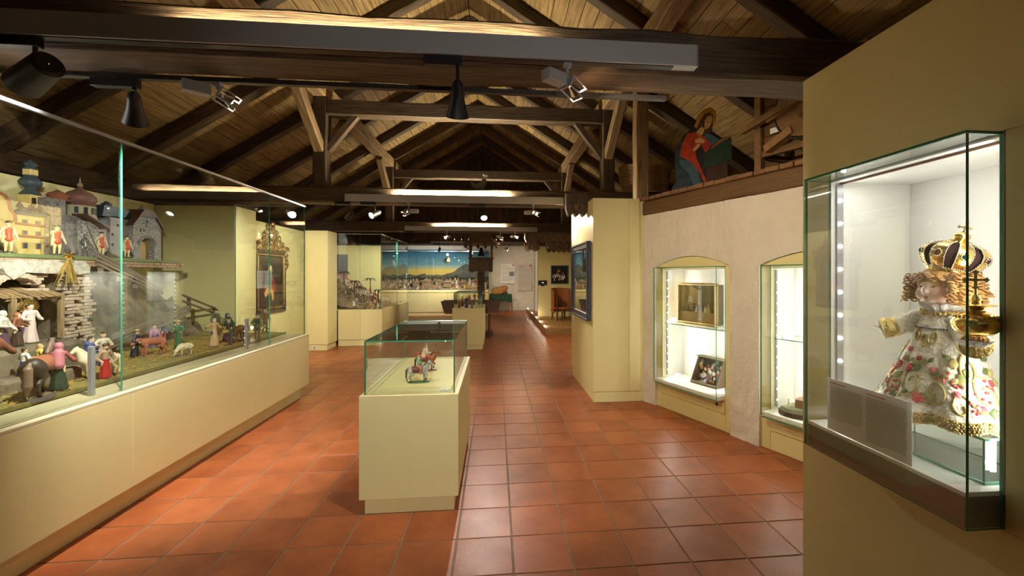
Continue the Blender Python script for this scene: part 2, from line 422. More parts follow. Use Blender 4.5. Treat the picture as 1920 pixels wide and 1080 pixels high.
# ---- trusses: tie beam, queen posts, collar, braces
def truss(y, label, full=True, tie=(.24, .25), seed=1):
    t = thing('roof_truss', label, 'truss', (0, y, 0)); t['kind'] = 'structure'
    timber('tie_beam', (-5.3, 0, 2.55+tie[1]/2), (4.4, 0, 2.55+tie[1]/2), tie[0], tie[1], WOOD, t, seed, .008)
    if not full: return t
    zt = 2.55+tie[1]
    for x in (-2.57, 1.76):
        ztop = RZT-abs(x-RXC)*RS-.22
        timber('queen_post', (x, 0, zt), (x, 0, ztop), .2, .2, WOOD, t, seed+3+int(x), .006, up=(0,-1,0))
        sg = 1 if x < RXC else -1
        timber('collar_brace', (x+sg*.08, .0, 3.35), (x+sg*.5, 0, 3.88), .1, .1, WOOD, t, seed+5, .005, up=(0,-1,0))
        timber('purlin_brace', (x, -.08, 3.35), (x, -.98, 4.1), .13, .15, WOODL, t, seed+6, .006, up=(0,0,1))
        timber('purlin_brace', (x, .08, 3.35), (x, .98, 4.1), .13, .15, WOODL, t, seed+7, .006, up=(0,0,1))
    timber('collar_beam', (-2.47, 0, 3.97), (1.66, 0, 3.97), .18, .22, WOOD, t, seed+9, .007)
    return t
truss(2.29, 'nearest roof truss whose tie beam crosses the top of the view', False, (.26, .235), 11)
truss(6.62, 'second roof truss with queen posts and collar above the long middle lamp bar', True, (.24, .24), 12)
truss(10.75, 'third roof truss with small collar frame further back', True, (.24, .24), 13)
truss(14.85, 'farthest roof truss in front of the dark gable', False, (.24, .24), 14)
# ================================================================ LAMPS
GLOWT = emis('uplight_tube', (1.0, .86, .58), 30)
def lamp_bar(y, label, power, x0=-2.18, x1=1.03, tilt=.25):
    t = thing('lamp_bar', label, 'lamp', (0, y, 2.57), 0, 'long aluminium uplight bars on the tie beams')
    MB().box((x0, 0, 0), (x1, .012, .11), .002).box((x0, .048, 0), (x1, .06, .09), .002).box((x0, .012, 0), (x1, .048, .012)).build('profile', BARM, t)
    MB().box((x0-.008, .0, 0), (x0, .06, .11), .001).build('end_cap', METAL, t); MB().box((x1, 0, 0), (x1+.008, .06, .11), .001).build('end_cap', METAL, t)
    MB().box((x0+.03, .012, -.004), (x1-.12, .048, .0)).build('track_slot', BLACK, t)
    for k in range(2):
        a = -1.5+k*.9; MB().cyl((a, .03, .075), (a+.82, .03, .075), .009, n=8).build('tube', GLOWT, t)
    lamp('AREA', 'uplight', (-.63, .03, .10), power, (1.0, .88, .62), (-.63, .03+tilt, .10+1-tilt), 1.7, size_y=.03, parent=t)
    return t
lamp_bar(2.10, 'longest-looking aluminium lamp bar across the top of the view', 9, tilt=.6)
lamp_bar(6.44, 'second aluminium lamp bar above the middle of the hall', 55, tilt=.3)
lamp_bar(10.57, 'third aluminium lamp bar above the carved bell tower', 50)
lamp_bar(14.67, 'farthest aluminium lamp bar behind the carved bell tower', 45)
tr = MB().box((-3.2, 2.415, 2.525), (1.0, 2.45, 2.55), .002).build('lamp_track', mat('track_dark', srgb(70,66,64), .4, metal=.6))
tag(tr, 'thin metal lamp track along the back edge of the nearest beam', 'track')

LENS = emis('lamp_lens', (1.0, .95, .86), 14); BULB = emis('halogen_bulb', (1.0, .66, .40), 160)
def orient(o, d):
    o.rotation_euler = Vector(d).to_track_quat('X', 'Z').to_euler()
def can_lamp(p, zt, d, label, energy, box=-.2, lit=True, angle=70, tgt=None, cone=False, col=COOL, hs=1.0):
    """black track spot: gear box on the track at height zt, stem, swivelling head aimed along d"""
    t = thing('spot_lamp', label, 'lamp', (p[0], p[1], zt), 0, 'black track spot lamps')
    MB().box((min(0, box), -.02, -.045), (max(.02, box+.02), .02, -.002), .002).build('gear_box', BLACK, t)
    dz = p[2]-zt
    MB().cyl((0,0,-.04), (0,0,dz+.02), .009, n=8).build('stem', BLACK, t)
    h = MB()
    if cone: h.lathe([(.012,-.07),(.026,-.05),(.03,-.02),(.036,.03),(.058,.105),(.056,.105),(.03,.02),(.01,0)], 24, cap=False); h.bar((-.0,-.028,-.075),(0,-.028,.0),.01,.03); h.bar((0,.028,-.075),(0,.028,0),.01,.03)
    else: h.lathe([(.03,-.09),(.042,-.085),(.05,.08),(.047,.08),(.042,.06)], 24, cap=False); h.lathe([(.001,-.09),(.03,-.09)], 24, cap=False)
    ho = h.build('shade', BLACK, t, smooth=40); ho.location = (0, 0, dz); ho.scale = (hs, hs, hs)
    q = Vector(d).to_track_quat('Z', 'Y'); ho.rotation_euler = q.to_euler()
    l = MB().lathe([(.001,.055),(.041,.055)], 20, cap=False) if not cone else MB().lathe([(.001,.02),(.03,.02)], 20, cap=False)
    lo = l.build('lens', LENS if lit else BLACK, ho)
    dn = Vector(d).normalized(); pw = Vector((0,0,dz))+dn*.115*hs
    if lit: lamp('SPOT', 'spot', pw, energy, col, pw+dn, .03, angle, .7, parent=t)
    return t
def halogen(p, zt, d, label, energy, angle=100, lit=True):
    t = thing('halogen_lamp', label, 'lamp', (p[0], p[1], zt), 0, 'small silver halogen track lamps')
    dz = p[2]-zt; MB().cyl((0,0,-.0), (0,0,dz+.02), .007, n=8).box((-.02,-.015,-.02), (.02,.015,0)).build('stem', GREY, t)
    dn = Vector((d[0], d[1], 0)).normalized(); sx = Vector((dn.x, dn.y, 0))
    M = Matrix.Rotation(math.atan2(dn.y, dn.x), 4, 'Z'); M.translation = Vector((0,0,dz))
    MB().box((-.15,-.03,-.028), (-.03,.03,.028), .003, M).build('transformer', GREY, t)
    M2 = M.copy() @ Matrix.Rotation(R(25), 4, 'Y')
    r = MB(); [r.bar(M2 @ Vector((0,a,.03)), M2 @ Vector((.1,a,.03)), .006, .006).bar(M2 @ Vector((0,a,-.03)), M2 @ Vector((.1,a,-.03)), .006, .006) for a in (-.035,.035)]
    r.box((-.005,-.038,-.033), (.005,.038,.033), .001, M2); r.box((.095,-.038,.027), (.101,.038,.033), 0, M2); r.box((.095,-.038,-.033), (.101,.038,-.027), 0, M2)
    r.build('yoke', GREY, t)
    MB().lathe([(.012,0),(.02,.02),(.034,.05),(.032,.05),(.018,.02)], 16, M=M2 @ Matrix.Translation((.02,0,0)) @ Matrix.Rotation(R(90), 4, 'Y'), cap=False).build('reflector', mat('chrome', (.8,.8,.8), .12, metal=1), t, smooth=40)
    b = MB().ball(M2 @ Vector((.06,0,0)), .015).build('bulb', BULB if lit else WHITE, t, smooth=60)
    if lit:
        pw = M2 @ Vector((.085,0,0)); lamp('SPOT', 'spot', pw, energy, HALO, pw+Vector(d), .02, angle, .8, parent=t)
    return t
ZB, ZT = 2.57, 2.525
can_lamp(RY(66, 140, 2.13), ZB, (-1, .5, -.26), 'large black spot lamp at the upper left corner', 130, box=-.2, hs=1.35)
can_lamp(RY(252, 195, 2.43), ZT, (-.5, .75, -1), 'black flared spot lamp above the left glass case', 150, box=-.2, cone=True, angle=100)
can_lamp(RY(858, 178, 2.13), ZB, (-.06, .62, -1), 'black flared spot lamp hanging at the centre over the pedestal case', 34, box=-.16, cone=True, angle=80)
halogen(RY(408, 175, 2.43), ZT, (.75, .65, -.6), 'silver halogen lamp on the near track above the left case', 40)
halogen(RY(1064, 155, 2.13), ZB, (.8, .55, -.45), 'silver halogen lamp glowing red on the near beam right of centre', 46)
def bl(u, v, Y): return RY(u, v, Y)
can_lamp(bl(655, 403, 6.47), ZB, (-.75, .9, -.6), 'unlit-looking black spot lamp at the left end of the second bar', 90, angle=85)
can_lamp(bl(703, 401, 6.47), ZB, (-.5, -.75, -.45), 'black spot lamp with glowing lens facing the viewer on second bar', 60, angle=80)
can_lamp(bl(907, 403, 6.47), ZB, (.1, -.8, -.8), 'black spot lamp with glowing lens right of centre on second bar', 60, angle=80)
halogen(bl(766, 396, 6.47), ZB, (-.9, .2, -.5), 'small lit halogen lamp left of centre on second bar', 50)
halogen(bl(1000, 398, 6.47), ZB, (.9, -.6, -.02), 'small halogen lamp at the right of second bar', 60)
for u, v, d, lb in ((838, 443, (-.35,-.7,-.6), 'brightest starry halogen lamp on the third bar'), (938, 444, (.3,.5,-.6), 'halogen lamp just right of the bell tower roof'), (966, 443, (.5,-.55,-.5), 'rightmost lit halogen lamp on the third bar')):
    halogen(bl(u, v, 10.6), ZB, d, lb, 60)
can_lamp(bl(775, 448, 10.6), ZB, (-.8, .75, -.8), 'dark spot lamp at the left of the third bar', 90, angle=90)
can_lamp(bl(824, 468, 14.7), ZB, (-.3, 1, -.5), 'black spot lamp in front of the painted sky', 90, angle=100)
halogen(bl(878, 466, 14.7), ZB, (-.2, .8, -.5), 'halogen lamp left of the bell on the farthest bar', 70)
halogen(bl(950, 466, 14.7), ZB, (.35, .9, -.55), 'halogen lamp near the white back wall', 70)
# unseen spots and bar added behind the viewer to fill the near hall
t_ = truss(-1.9, 'roof truss behind the viewer', False, (.25, .24), 21)
lamp_bar(-2.1, 'added aluminium lamp bar for fill behind the viewer', 5)
for x, d, e, w_ in ((-2.0, (-.45, 1.0, -.62), 14, 'left'), (-.6, (.0, 1, -.38), 125, 'middle'), (.8, (-.16, 1, .03), 34, 'right')):
    can_lamp(Vector((x, -1.93, 2.47)), ZB, d, w_+' added black spot lamp for fill behind the viewer', e, angle=44)
# ================================================================ BUILT-IN WALLS AND CASES
# ---- left display backdrop, pillar, painting wall
struct(bx('wall_backdrop', (-4.16, -2.2, 0), (-4.06, 5.5, 2.34), CREAM), 'cream backdrop wall behind the long left diorama', 'wall')
struct(bx('wall_pillar', (-4.16, 5.56, 0), (-3.17, 6.0, 2.34), CREAM), 'cream pillar between left diorama and the framed painting', 'wall')
struct(bx('wall_painting', (-3.80, 6.01, 0), (-3.70, 8.76, 2.34), CREAM), 'cream wall where the gilt framed painting hangs', 'wall')
# ---- tall cream cabinet with a power socket
t = thing('tall_cabinet', 'tall cream cabinet with a wall socket in its plinth left of the hall', 'cabinet', (-3.75, 8.78, 0))
MB().box((0, 0, .12), (.45, .5, 2.37), .002).build('body', CREAM, t)
MB().box((0, .015, 0), (.43, .5, .12), .002).build('plinth', CREAM, t)
s_ = MB().box((.16, .004, .03), (.24, .016, .10), .003).build('socket', WHITE, t)
MB().cyl((.20, .006, .065), (.20, .0, .065), .022, n=16).cyl((.20, .004, .065), (.20, -.001, .065), .005, n=8).build('socket_ring', GREY, s_)
# ---- the long left glass case
t = thing('display_case', 'long glass display case on a cream base along the left wall', 'display case', (-2.3, 0, 0))
LC0, LC1 = -1.6, 5.53
seams = [LC0, .9, 2.95, 4.72, LC1]
for a, b in zip(seams, seams[1:]): MB().box((-.06, a+.0006, .15), (0, b-.0006, .745), .0008).build('base_panel', CREAM, t)
MB().box((-.87, LC1-.05, .15), (-.061, LC1-.001, .745), .0015).build('end_panel', CREAM, t)
MB().box((-.87, LC0, 0), (-.07, LC1-.07, .15), .0015).build('plinth', CREAM, t)
MB().box((-.22, LC0, .745), (.0, LC1, .765), .003).build('sill', mat('sill_cream', srgb(206, 196, 156), .35), t)
MB().box((-.24, LC0, .765), (-.075, LC1-.02, .775), .002).build('sill_step', mat('sill_cream', srgb(206, 196, 156)), t)
gs = [LC0, 1.1, 2.93, 4.70, LC1-.002]
for a, b in zip(gs, gs[1:]): pane('glass_pane', (-.056, a+.001, .765), (-.046, b-.001, 2.335), t)
pane('glass_pane', (-.86, LC1-.014, .765), (-.057, LC1-.004, 2.335), t)
MB().box((-.062, LC0, 2.335), (-.040, LC1, 2.352), .001).box((-.86, LC1-.02, 2.335), (-.062, LC1, 2.352), .001).build('top_rail', METAL, t)
for y in (2.80, 4.40):
    p = MB().box((-.125, y-.013, .775), (-.10, y+.013, 1.07), .002).build('light_post', GREY, t)
    for k in range(4): MB().ball((-.126, y, .82+k*.065), .006, 8, 5).build('led', LENS, p)
lab = MB().box((-.062, 1.9, .80), (-.058, 2.20, .98)).build('text_sheet', PAPER, t)
rows = MB(); [rows.box((-.0575, 1.93, .955-.012*k), (-.0572, 2.17, .960-.012*k)) for k in range(12)]; rows.build('print', INK, lab)
# ---- second case with the mountain crib
def corner_case(name, label, x0, x1, y0, y1, zb, zt, panels, back_x, pl=.13):
    t = thing(name, label, 'display case', (0, y0, 0)); L = y1-y0
    n = panels
    for k in range(n):
        a = x0+(x1-x0)*k/n; b = x0+(x1-x0)*(k+1)/n
        MB().box((a+.002, 0, pl), (b-.002, .04, zb), .0015).build('front_panel', CREAM, t)
    MB().box((x0, .02, 0), (x1-.02, .06, pl), .001).build('plinth', CREAM, t)
    return t, L
t, L = corner_case('mountain_case', 'glass case holding a rocky mountain nativity beside the tall cabinet', -3.29, -2.39, 9.3, 12.06, .745, 2.35, 2, -4.4)
for a, b in ((.041, 1.5), (1.5, L)): MB().box((-2.43, a+.002, .13), (-2.39, b-.002, .745), .0015).build('side_panel', CREAM, t)
MB().box((-2.45, .06, 0), (-2.41, L, .13), .001).build('plinth', CREAM, t)
MB().box((-4.4, .0, .745), (-2.39, L, .765), .002).build('sill', CREAM, t)
pane('glass_pane', (-3.29, .02, .765), (-2.85, .03, 2.35), t); pane('glass_pane', (-2.849, .02, .765), (-2.42, .03, 2.35), t)
pane('glass_pane', (-2.42, .03, .765), (-2.41, 1.5, 2.35), t); pane('glass_pane', (-2.42, 1.501, .765), (-2.41, L-.01, 2.35), t)
MB().box((-3.29, .015, 2.35), (-2.405, .035, 2.365)).box((-2.425, .03, 2.35), (-2.405, L, 2.365)).build('top_rail', METAL, t)
struct(bx('wall_crib', (-4.5, 9.3, 0), (-4.4, 12.2, 2.34), CREAM), 'cream wall behind the mountain nativity', 'wall')
struct(bx('wall_crib_end', (-4.4, 12.09, 0), (-3.15, 12.25, 2.30), CREAM), 'cream end panel behind the mountain nativity', 'wall')
SUN = None
# ---- long back case with the painted sky
t, L = corner_case('panorama_case', 'long glass case with a painted evening sky at the far end', -3.26, -.25, 15.92, 17.6, .82, 2.36, 4, -4)
t['category'] = 'display case'
MB().box((-5.3, 0, .82), (-.25, .28, .93), .03).build('sill', CREAM, t)
MB().box((-5.3, .0, 0), (-3.265, .04, .82), .001).build('front_panel', CREAM, t)
MB().box((-.29, .04, 0), (-.25, 1.6, .93), .001).build('side_panel', CREAM, t)
for k in range(4): pane('glass_pane', (-3.26+k*.752, .16, .93), (-3.26+(k+1)*.752-.002, .17, 2.36), t)
pane('glass_pane', (-5.3, .16, .93), (-3.262, .17, 2.36), t); pane('glass_pane', (-.26, .171, .93), (-.25, 1.5, 2.36), t)
MB().box((-5.3, .155, 2.36), (-.25, .175, 2.38)).build('top_rail', METAL, t)
MB().box((-5.3, .29, .87), (-.27, 1.55, .93), .001).build('case_floor', CREAM, t)
# ---- pedestal cases
def pedestal(name, label, x0, x1, y0, y1, zb, zt, inset=.025):
    t = thing(name, label, 'display case', ((x0+x1)/2, y0, 0)); w = (x1-x0)/2; d = y1-y0
    MB().box((-w, 0, .10), (w, d, zb-.012), .002).build('base', CREAM, t)
    MB().box((-w+.028, .028, 0), (w-.028, d-.028, .10), .001).build('plinth', CREAM, t)
    fr = MB(); e = .055
    fr.box((-w, 0, zb-.012), (-w+e, d, zb), .001).box((w-e, 0, zb-.012), (w, d, zb), .001).box((-w+e, 0, zb-.012), (w-e, e, zb), .001).box((-w+e, d-e, zb-.012), (w-e, d, zb), .001)
    fr.build('rim', CREAM, t)
    MB().box((-w+e+.003, e+.003, zb-.012), (w-e-.003, d-e-.003, zb-.003)).build('case_floor', CREAM, t)
    g = w-inset; th = .008
    pane('glass_pane', (-g, .025, zb), (g, .025+th, zt), t); pane('glass_pane', (-g, d-.025-th, zb), (g, d-.025, zt), t)
    pane('glass_pane', (-g, .026+th, zb), (-g+th, d-.026-th, zt), t); pane('glass_pane', (g-th, .026+th, zb), (g, d-.026-th, zt), t)
    pane('glass_top', (-g, .025, zt+.001), (g, d-.025, zt+.001+th), t)
    return t
pedestal('pedestal_case', 'near cream pedestal with glass box holding two horse riders', -.843, -.234, 2.735, 3.98, .745, 1.075)
pedestal('pedestal_case', 'farther cream pedestal with glass box of biblical figures by the bench', -.855, -.235, 8.6, 9.9, .83, 1.13)
# ---- tall cream pier on the right with a framed crib window in its side
t = thing('display_pier', 'tall cream display pier on the right side of the hall', 'cabinet', (1.14, 4.915, 0))
MB().box((0, 0, .125), (.43, 1.43, 2.40), .002).build('body', CREAM, t)
MB().box((.432, 0, .125), (.56, 1.43, 2.40), .002).build('body_panel', CREAM, t)
MB().box((.562, .02, .125), (.64, 1.43, 2.37), .002).build('filler', CREAM, t)
MB().box((.012, .012, 0), (.63, 1.41, .125), .001).build('plinth', CREAM, t)
MB().box((-.003, 1.22, .83), (0, 1.32, .90)).build('text_label', PAPER, t)
t = thing('crib_window', 'blue-grey framed window with tiny dark crib scene in the pier side', 'display case', (1.139, 0, 0))
FR = mat('blue_grey_frame', srgb(74, 84, 104), .4)
y0, y1, z0, z1 = 5.0, 6.05, .945, 1.905
for lo, hi in (((-.045, y0, z0), (0, y1, z0+.09)), ((-.045, y0, z1-.09), (0, y1, z1)), ((-.045, y0, z0+.09), (0, y0+.09, z1-.09)), ((-.045, y1-.09, z0+.09), (0, y1, z1-.09))):
    MB().box(lo, hi, .012).build('frame_rail', FR, t)
e = .1
for lo, hi in (((-.06, y0, z0), (-.045, y1, z0+.025)), ((-.06, y0, z1-.025), (-.045, y1, z1)), ((-.06, y0, z0+.025), (-.045, y0+.025, z1-.025)), ((-.06, y1-.025, z0+.025), (-.045, y1, z1-.025))):
    MB().box(lo, hi, .004).build('frame_bead', FR, t)
MB().box((-.004, y0+.09, z0+.09), (-.001, y1-.09, z1-.09)).build('backing', mat('crib_dark', srgb(34, 38, 40), .8, var=.6, vscale=5, col2=srgb(70, 78, 66)), t)
pane('glass_pane', (-.034, y0+.088, z0+.088), (-.029, y1-.088, z1-.088), t)

# ---- angled plaster wall with two arched niches
WA = Vector((1.779, 4.853, 0)); WD = Vector((.3564, -.9343, 0)); WN = Vector((-.9343, -.3564, 0))
WM = Matrix(((WD.x, -WN.x, 0, WA.x), (WD.y, -WN.y, 0, WA.y), (0, 0, 1, 0), (0, 0, 0, 1)))   # local x along the wall, -y into the room
WRZ = math.atan2(WD.y, WD.x)
NICHES = ((.118, 1.13), (1.426, 2.44))
def archz(s, a, b):
    q = (s-(a+b)/2)/((b-a)/2); return 1.585+.11*(1-q*q)
wall = MB(); S0, S1, ZT_ = -.12, 3.0, 2.2
cols = sorted(set([S0+i*.03 for i in range(int((S1-S0)/.03)+1)]+[S1]+[q for n in NICHES for q in n]+[n[0]+(n[1]-n[0])*i/24 for n in NICHES for i in range(25)]))
cols = [c for i, c in enumerate(cols) if i == 0 or c-cols[i-1] > .004 or c in [q for n in NICHES for q in n]]
def dis(s, z):
    return .016*mnoise.noise(Vector((s*3, z*2.2, 7)))+.014*mnoise.noise(Vector((s*11, z*9, 2)))+.010*mnoise.noise(Vector((s*30, z*14, 4)))
def strip(ca, cb, za, zb, nz):
    vs = []
    for s, zl in ((ca, za[0]), (cb, za[1])):
        for j in range(nz+1):
            z = zl+(zb-zl)*j/nz; vs.append(WM @ Vector((s, -dis(s, z), z)))
    wall.add(vs, [(j, j+1, nz+2+j, nz+1+j) for j in range(nz)])
for a, b in zip(cols, cols[1:]):
    m_ = (a+b)/2; n = [q for q in NICHES if q[0]-1e-6 <= m_ <= q[1]]
    if n: strip(a, b, (archz(a, *n[0]), archz(b, *n[0])), ZT_, 20)
    else: strip(a, b, (0, 0), ZT_, 70)
for a, b in NICHES:       # reveals
    for i in range(16):
        s, s2 = a+(b-a)*i/16, a+(b-a)*(i+1)/16
        wall.add([WM @ Vector((s, .0, archz(s,a,b))), WM @ Vector((s2, 0, archz(s2,a,b))), WM @ Vector((s2, .09, archz(s2,a,b))), WM @ Vector((s, .09, archz(s,a,b)))], [(0,1,2,3)])
    for s in (a, b): wall.add([WM @ Vector((s, 0, 0)), WM @ Vector((s, .09, 0)), WM @ Vector((s, .09, 1.585)), WM @ Vector((s, 0, 1.585))], [(0,1,2,3)])
o = wall.build('wall_right', PLASTER, None, smooth=60); struct(o, 'rough white plaster wall with two arched niches on the right', 'wall')
struct(bx('wall_right_top', (0,0,0), (1,1,1), PLASTER)) if False else None
LED = emis('led_strip', (1.0, .95, .84), 9)
def niche(a, b, label, seed):
    t = thing('niche_case', label, 'display case'); t.matrix_world = WM
    g0, g1, zb, zt = a+.085, b-.075, .345, 1.572
    c = MB()   # cream surround boards, each set in the arched opening
    y = .03
    pts = [(a+.004, zt)]+[(a+.004+(b-a-.008)*i/16, archz(a+.004+(b-a-.008)*i/16, a, b)-.004) for i in range(17)]+[(b-.004, zt)]
    M = Matrix(((1,0,0,0),(0,0,-1,y+.04),(0,1,0,0),(0,0,0,1)))
    MB().prism(pts, .04, M).build('arch_panel', CREAM, t)
    MB().box((a+.004, y, .002), (g0, y+.04, zt-.002), .001).build('side_board', CREAM, t)
    MB().box((g1, y, .002), (b-.004, y+.04, zt-.002), .001).build('side_board', CREAM, t)
    lp = MB().box((g0+.002, y-.012, .17), (g1-.002, y+.03, zb-.04), .003).build('lower_panel', CREAM, t)
    MB().cyl((g1-.09, y-.012, .245), (g1-.09, y-.018, .245), .014, n=16).build('lock', BLACK, lp)
    MB().box((g0+.002, y, .002), (g1-.002, y+.03, .165), .002).build('plinth', CREAM, t)
    # white interior
    d = .36
    MB().box((g0-.02, d, zb), (g1+.02, d+.02, zt), 0).build('back_panel', WHITE, t)
    MB().box((g0-.02, y+.041, zb), (g0, d-.001, zt), 0).build('side_panel', WHITE, t)
    MB().box((g1, y+.041, zb), (g1+.02, d-.001, zt), 0).build('side_panel', WHITE, t)
    MB().box((g0, y+.041, zt-.02), (g1, d-.001, zt), 0).build('top_panel', WHITE, t)
    MB().box((g0, -.075, zb-.035), (g1, d-.001, zb), 0).build('floor_panel', WHITE, t)
    sh = MB().box((g0+.03, .04, .953), (g1-.03, d-.002, .961)).mesh('shelf', [glass('shelf_glass', (.9,.97,.94), .12, .6), GEDGE])
    for p in sh.polygons: p.material_index = 0 if abs(p.normal.z) > .5 else 1
    link('glass_shelf', sh, t)
    for x in (g0+.012, g1-.012):
        st = MB().box((x-.008, .085, zb+.02), (x+.008, .10, zt-.03)).build('led_rail', METAL, t)
        for k in range(12): MB().ball((x+(.009 if x < (a+b)/2 else -.009), .092, zb+.08+k*.092), .006, 8, 5).build('led', LENS, st)
    lamp('AREA', 'led_light', (g0+.03, .10, (zb+zt)/2), 2.2, (1.0, .97, .90), (g1, .3, (zb+zt)/2), .09, size_y=1.1, parent=t)
    lamp('AREA', 'led_light', (g1-.03, .10, (zb+zt)/2), 2.2, (1.0, .97, .90), (g0, .3, (zb+zt)/2), .09, size_y=1.1, parent=t)
    # glass box standing out from the wall
    f = -.10
    pane('glass_front', (g0, f, zb-.02), (g1, f+.008, zt), t)
    pane('glass_side', (g0, f+.009, zb-.02), (g0+.008, y-.001, zt), t); pane('glass_side', (g1-.008, f+.009, zb-.02), (g1, y-.001, zt), t)
    pane('glass_top', (g0, f, zt+.001), (g1, y-.001, zt+.009), t); pane('glass_bottom', (g0+.009, f+.009, zb-.045), (g1-.009, -.078, zb-.037), t)
    return t
N1 = niche(*NICHES[0], 'arched niche case with small crib boxes beside the cream pier', 1)
niche(*NICHES[1], 'arched niche case half hidden behind the doll partition', 2)
for y_, lb in ((7.52, 'nearest'), (8.80, 'middle'), (10.08, 'farthest')):
    c_ = copy_tree(N1); c_.matrix_world = Matrix.Translation((2.06, y_, 0)) @ Matrix.Rotation(R(-90), 4, 'Z')
    for q_ in list(c_.children):
        if q_.type == 'LIGHT': bpy.data.objects.remove(q_)
    lamp('AREA', 'led_light', (.63, .16, 1.545), 5, COOL, (.63, .16, .5), .7, size_y=.16, parent=c_)
    c_['label'] = lb+' of the empty lit niche cases behind the cream pier, mirrored in the left glass'
# ---- loft edge above the plaster wall: beam, brick course, floor, corner post
t = thing('loft_edge', 'wooden beam topped by a brick course above the plaster wall', 'beam'); t.matrix_world = WM; t['kind'] = 'structure'
timber('beam', (-.2, .10, 2.285), (3.0, .10, 2.285), .22, .165, mat('loft_beam_wood', srgb(126, 94, 60), .6, var=.4, vscale=5, stretch=(.5,8,8), bump=.3, bscale=14), t, 77, .006)
rnd = random.Random(3); x = -.2; BRK = mat('loft_brick', srgb(142, 106, 70), .8, var=.35, vscale=9, bump=.4, bscale=30)
while x < 2.9:
    L = rnd.uniform(.10, .15); MB().box((x, -.03+rnd.uniform(-.008,.004), 2.37), (x+L-.006, .16, 2.412+rnd.uniform(-.006,.004)), .006).build('brick', BRK, t); x += L
lf = thing('loft_floor', 'dark boarded loft floor behind the plaster wall', 'floor'); lf['kind'] = 'structure'
for k in range(18):
    y = 7.6-k*.3
    if y < 2.3: break
    xa = 1.72+(4.853-y)*.3815+.28 if y < 4.95 else 1.8
    MB().box((xa, y-.296, 2.32), (4.55, y, 2.36), .002).build('plank', WOOD, lf)
timber('loft_post', (1.775, 5.1, 2.40), (1.775, 5.1, RZT-(1.775-RXC)*RS-.22), .15, .16, WOODL, None, 91, .005, up=(0,-1,0))
o = bpy.data.objects['loft_post']; struct(o, 'pale upright loft post above the cream pier', 'post')
# ---- the doll partition on the right
t = thing('display_partition', 'tall olive cream partition on the right with the lit doll vitrine', 'partition', (1.434, 0, 0))
PX = .44
MB().box((0, -1.6, 1.91), (PX, 1.873, 2.405), .002).build('upper_panel', CREAM, t)
MB().box((0, -1.6, 0), (PX, 1.873, .775), .002).build('lower_panel', CREAM, t)
MB().box((0, 1.716, .776), (PX, 1.873, 1.909), .0015).build('side_panel', CREAM, t)
MB().box((0, -1.6, .776), (PX, 1.075, 1.909), .0015).build('side_panel', CREAM, t)
v = thing('doll_vitrine', 'large white lit glass vitrine around the crowned doll', 'display case', (1.434, 0, 0))
MB().box((.372, 1.08, .78), (.385, 1.711, 1.905)).build('back_panel', WHITE, v)
MB().box((.0, 1.703, .88), (.371, 1.713, 1.905)).build('side_panel', WHITE, v); MB().box((.0, 1.078, .88), (.371, 1.088, 1.905)).build('side_panel', WHITE, v)
MB().box((.0, 1.089, 1.893), (.371, 1.702, 1.905)).build('top_panel', WHITE, v)
MB().box((-.106, 1.092, .868), (.371, 1.702, .88)).build('floor_panel', WHITE, v)
GB = mat('grey_band', srgb(124, 122, 112), .3)
MB().box((-.108, 1.092, .779), (-.106, 1.70, .8675)).build('grey_band', GB, v); MB().box((-.106, 1.0895, .779), (0, 1.0915, .8675)).build('grey_band', GB, v)
MB().box((-.106, 1.092, .779), (.0, 1.70, .786)).build('under_panel', GB, v)
pane('glass_front', (-.117, 1.08, .778), (-.109, 1.711, 1.898), v)
pane('glass_side', (-.108, 1.08, .778), (-.001, 1.088, 1.898), v); pane('glass_side', (-.108, 1.703, .778), (-.001, 1.711, 1.898), v)
pane('glass_top', (-.117, 1.08, 1.899), (-.001, 1.711, 1.907), v)
MB().box((.035, 1.089, 1.884), (.043, 1.701, 1.892)).build('ceiling_slot', mat('slot_brown', srgb(110, 74, 46), .6), v)
for y, s in ((1.698, -1), (1.093, 1)):
    r_ = MB().box((.02, y-.004, .90), (.05, y+.004, 1.885), .001).build('led_rail', METAL, v)
    for k in range(10): MB().ball((.035, y+s*.006, .935+k*.098), .0075, 10, 6).build('led', LENS, r_)
    lamp('AREA', 'led_light', (.035, y+s*.02, 1.39), 1.15 if s > 0 else .85, (1.0, .985, .96), (.02, 1.39, 1.39), .02, size_y=.95, parent=v)
lamp('AREA', 'led_light', (.10, 1.39, 1.88), .3, (1.0, .985, .96), (.12, 1.39, 1.0), .5, size_y=.03, parent=v)
pn = MB().box((-.1085, 1.25, .79), (-.1075, 1.60, .995)).mesh('text_panel', PAPER); 
tp = link('text_panel', pn, v); tp.location = (.006, -.145+.145, .0925)
for c0, c1, n in ((1.435, 1.585, 21), (1.265, 1.42, 26)):
    rr = random.Random(n); q = MB()
    for k in range(n):
        z = .965-k*.0062
        if z < .80: break
        e_ = c0+(.08 if k == n-1 else rr.uniform(0, .006)); q.box((-.1092, e_, z), (-.1086, c1, z+.0022))
    q.build('print', INK, tp); MB().box((-.1092, c1-.075, .977), (-.1086, c1, .9805)).build('heading', INKR, tp)
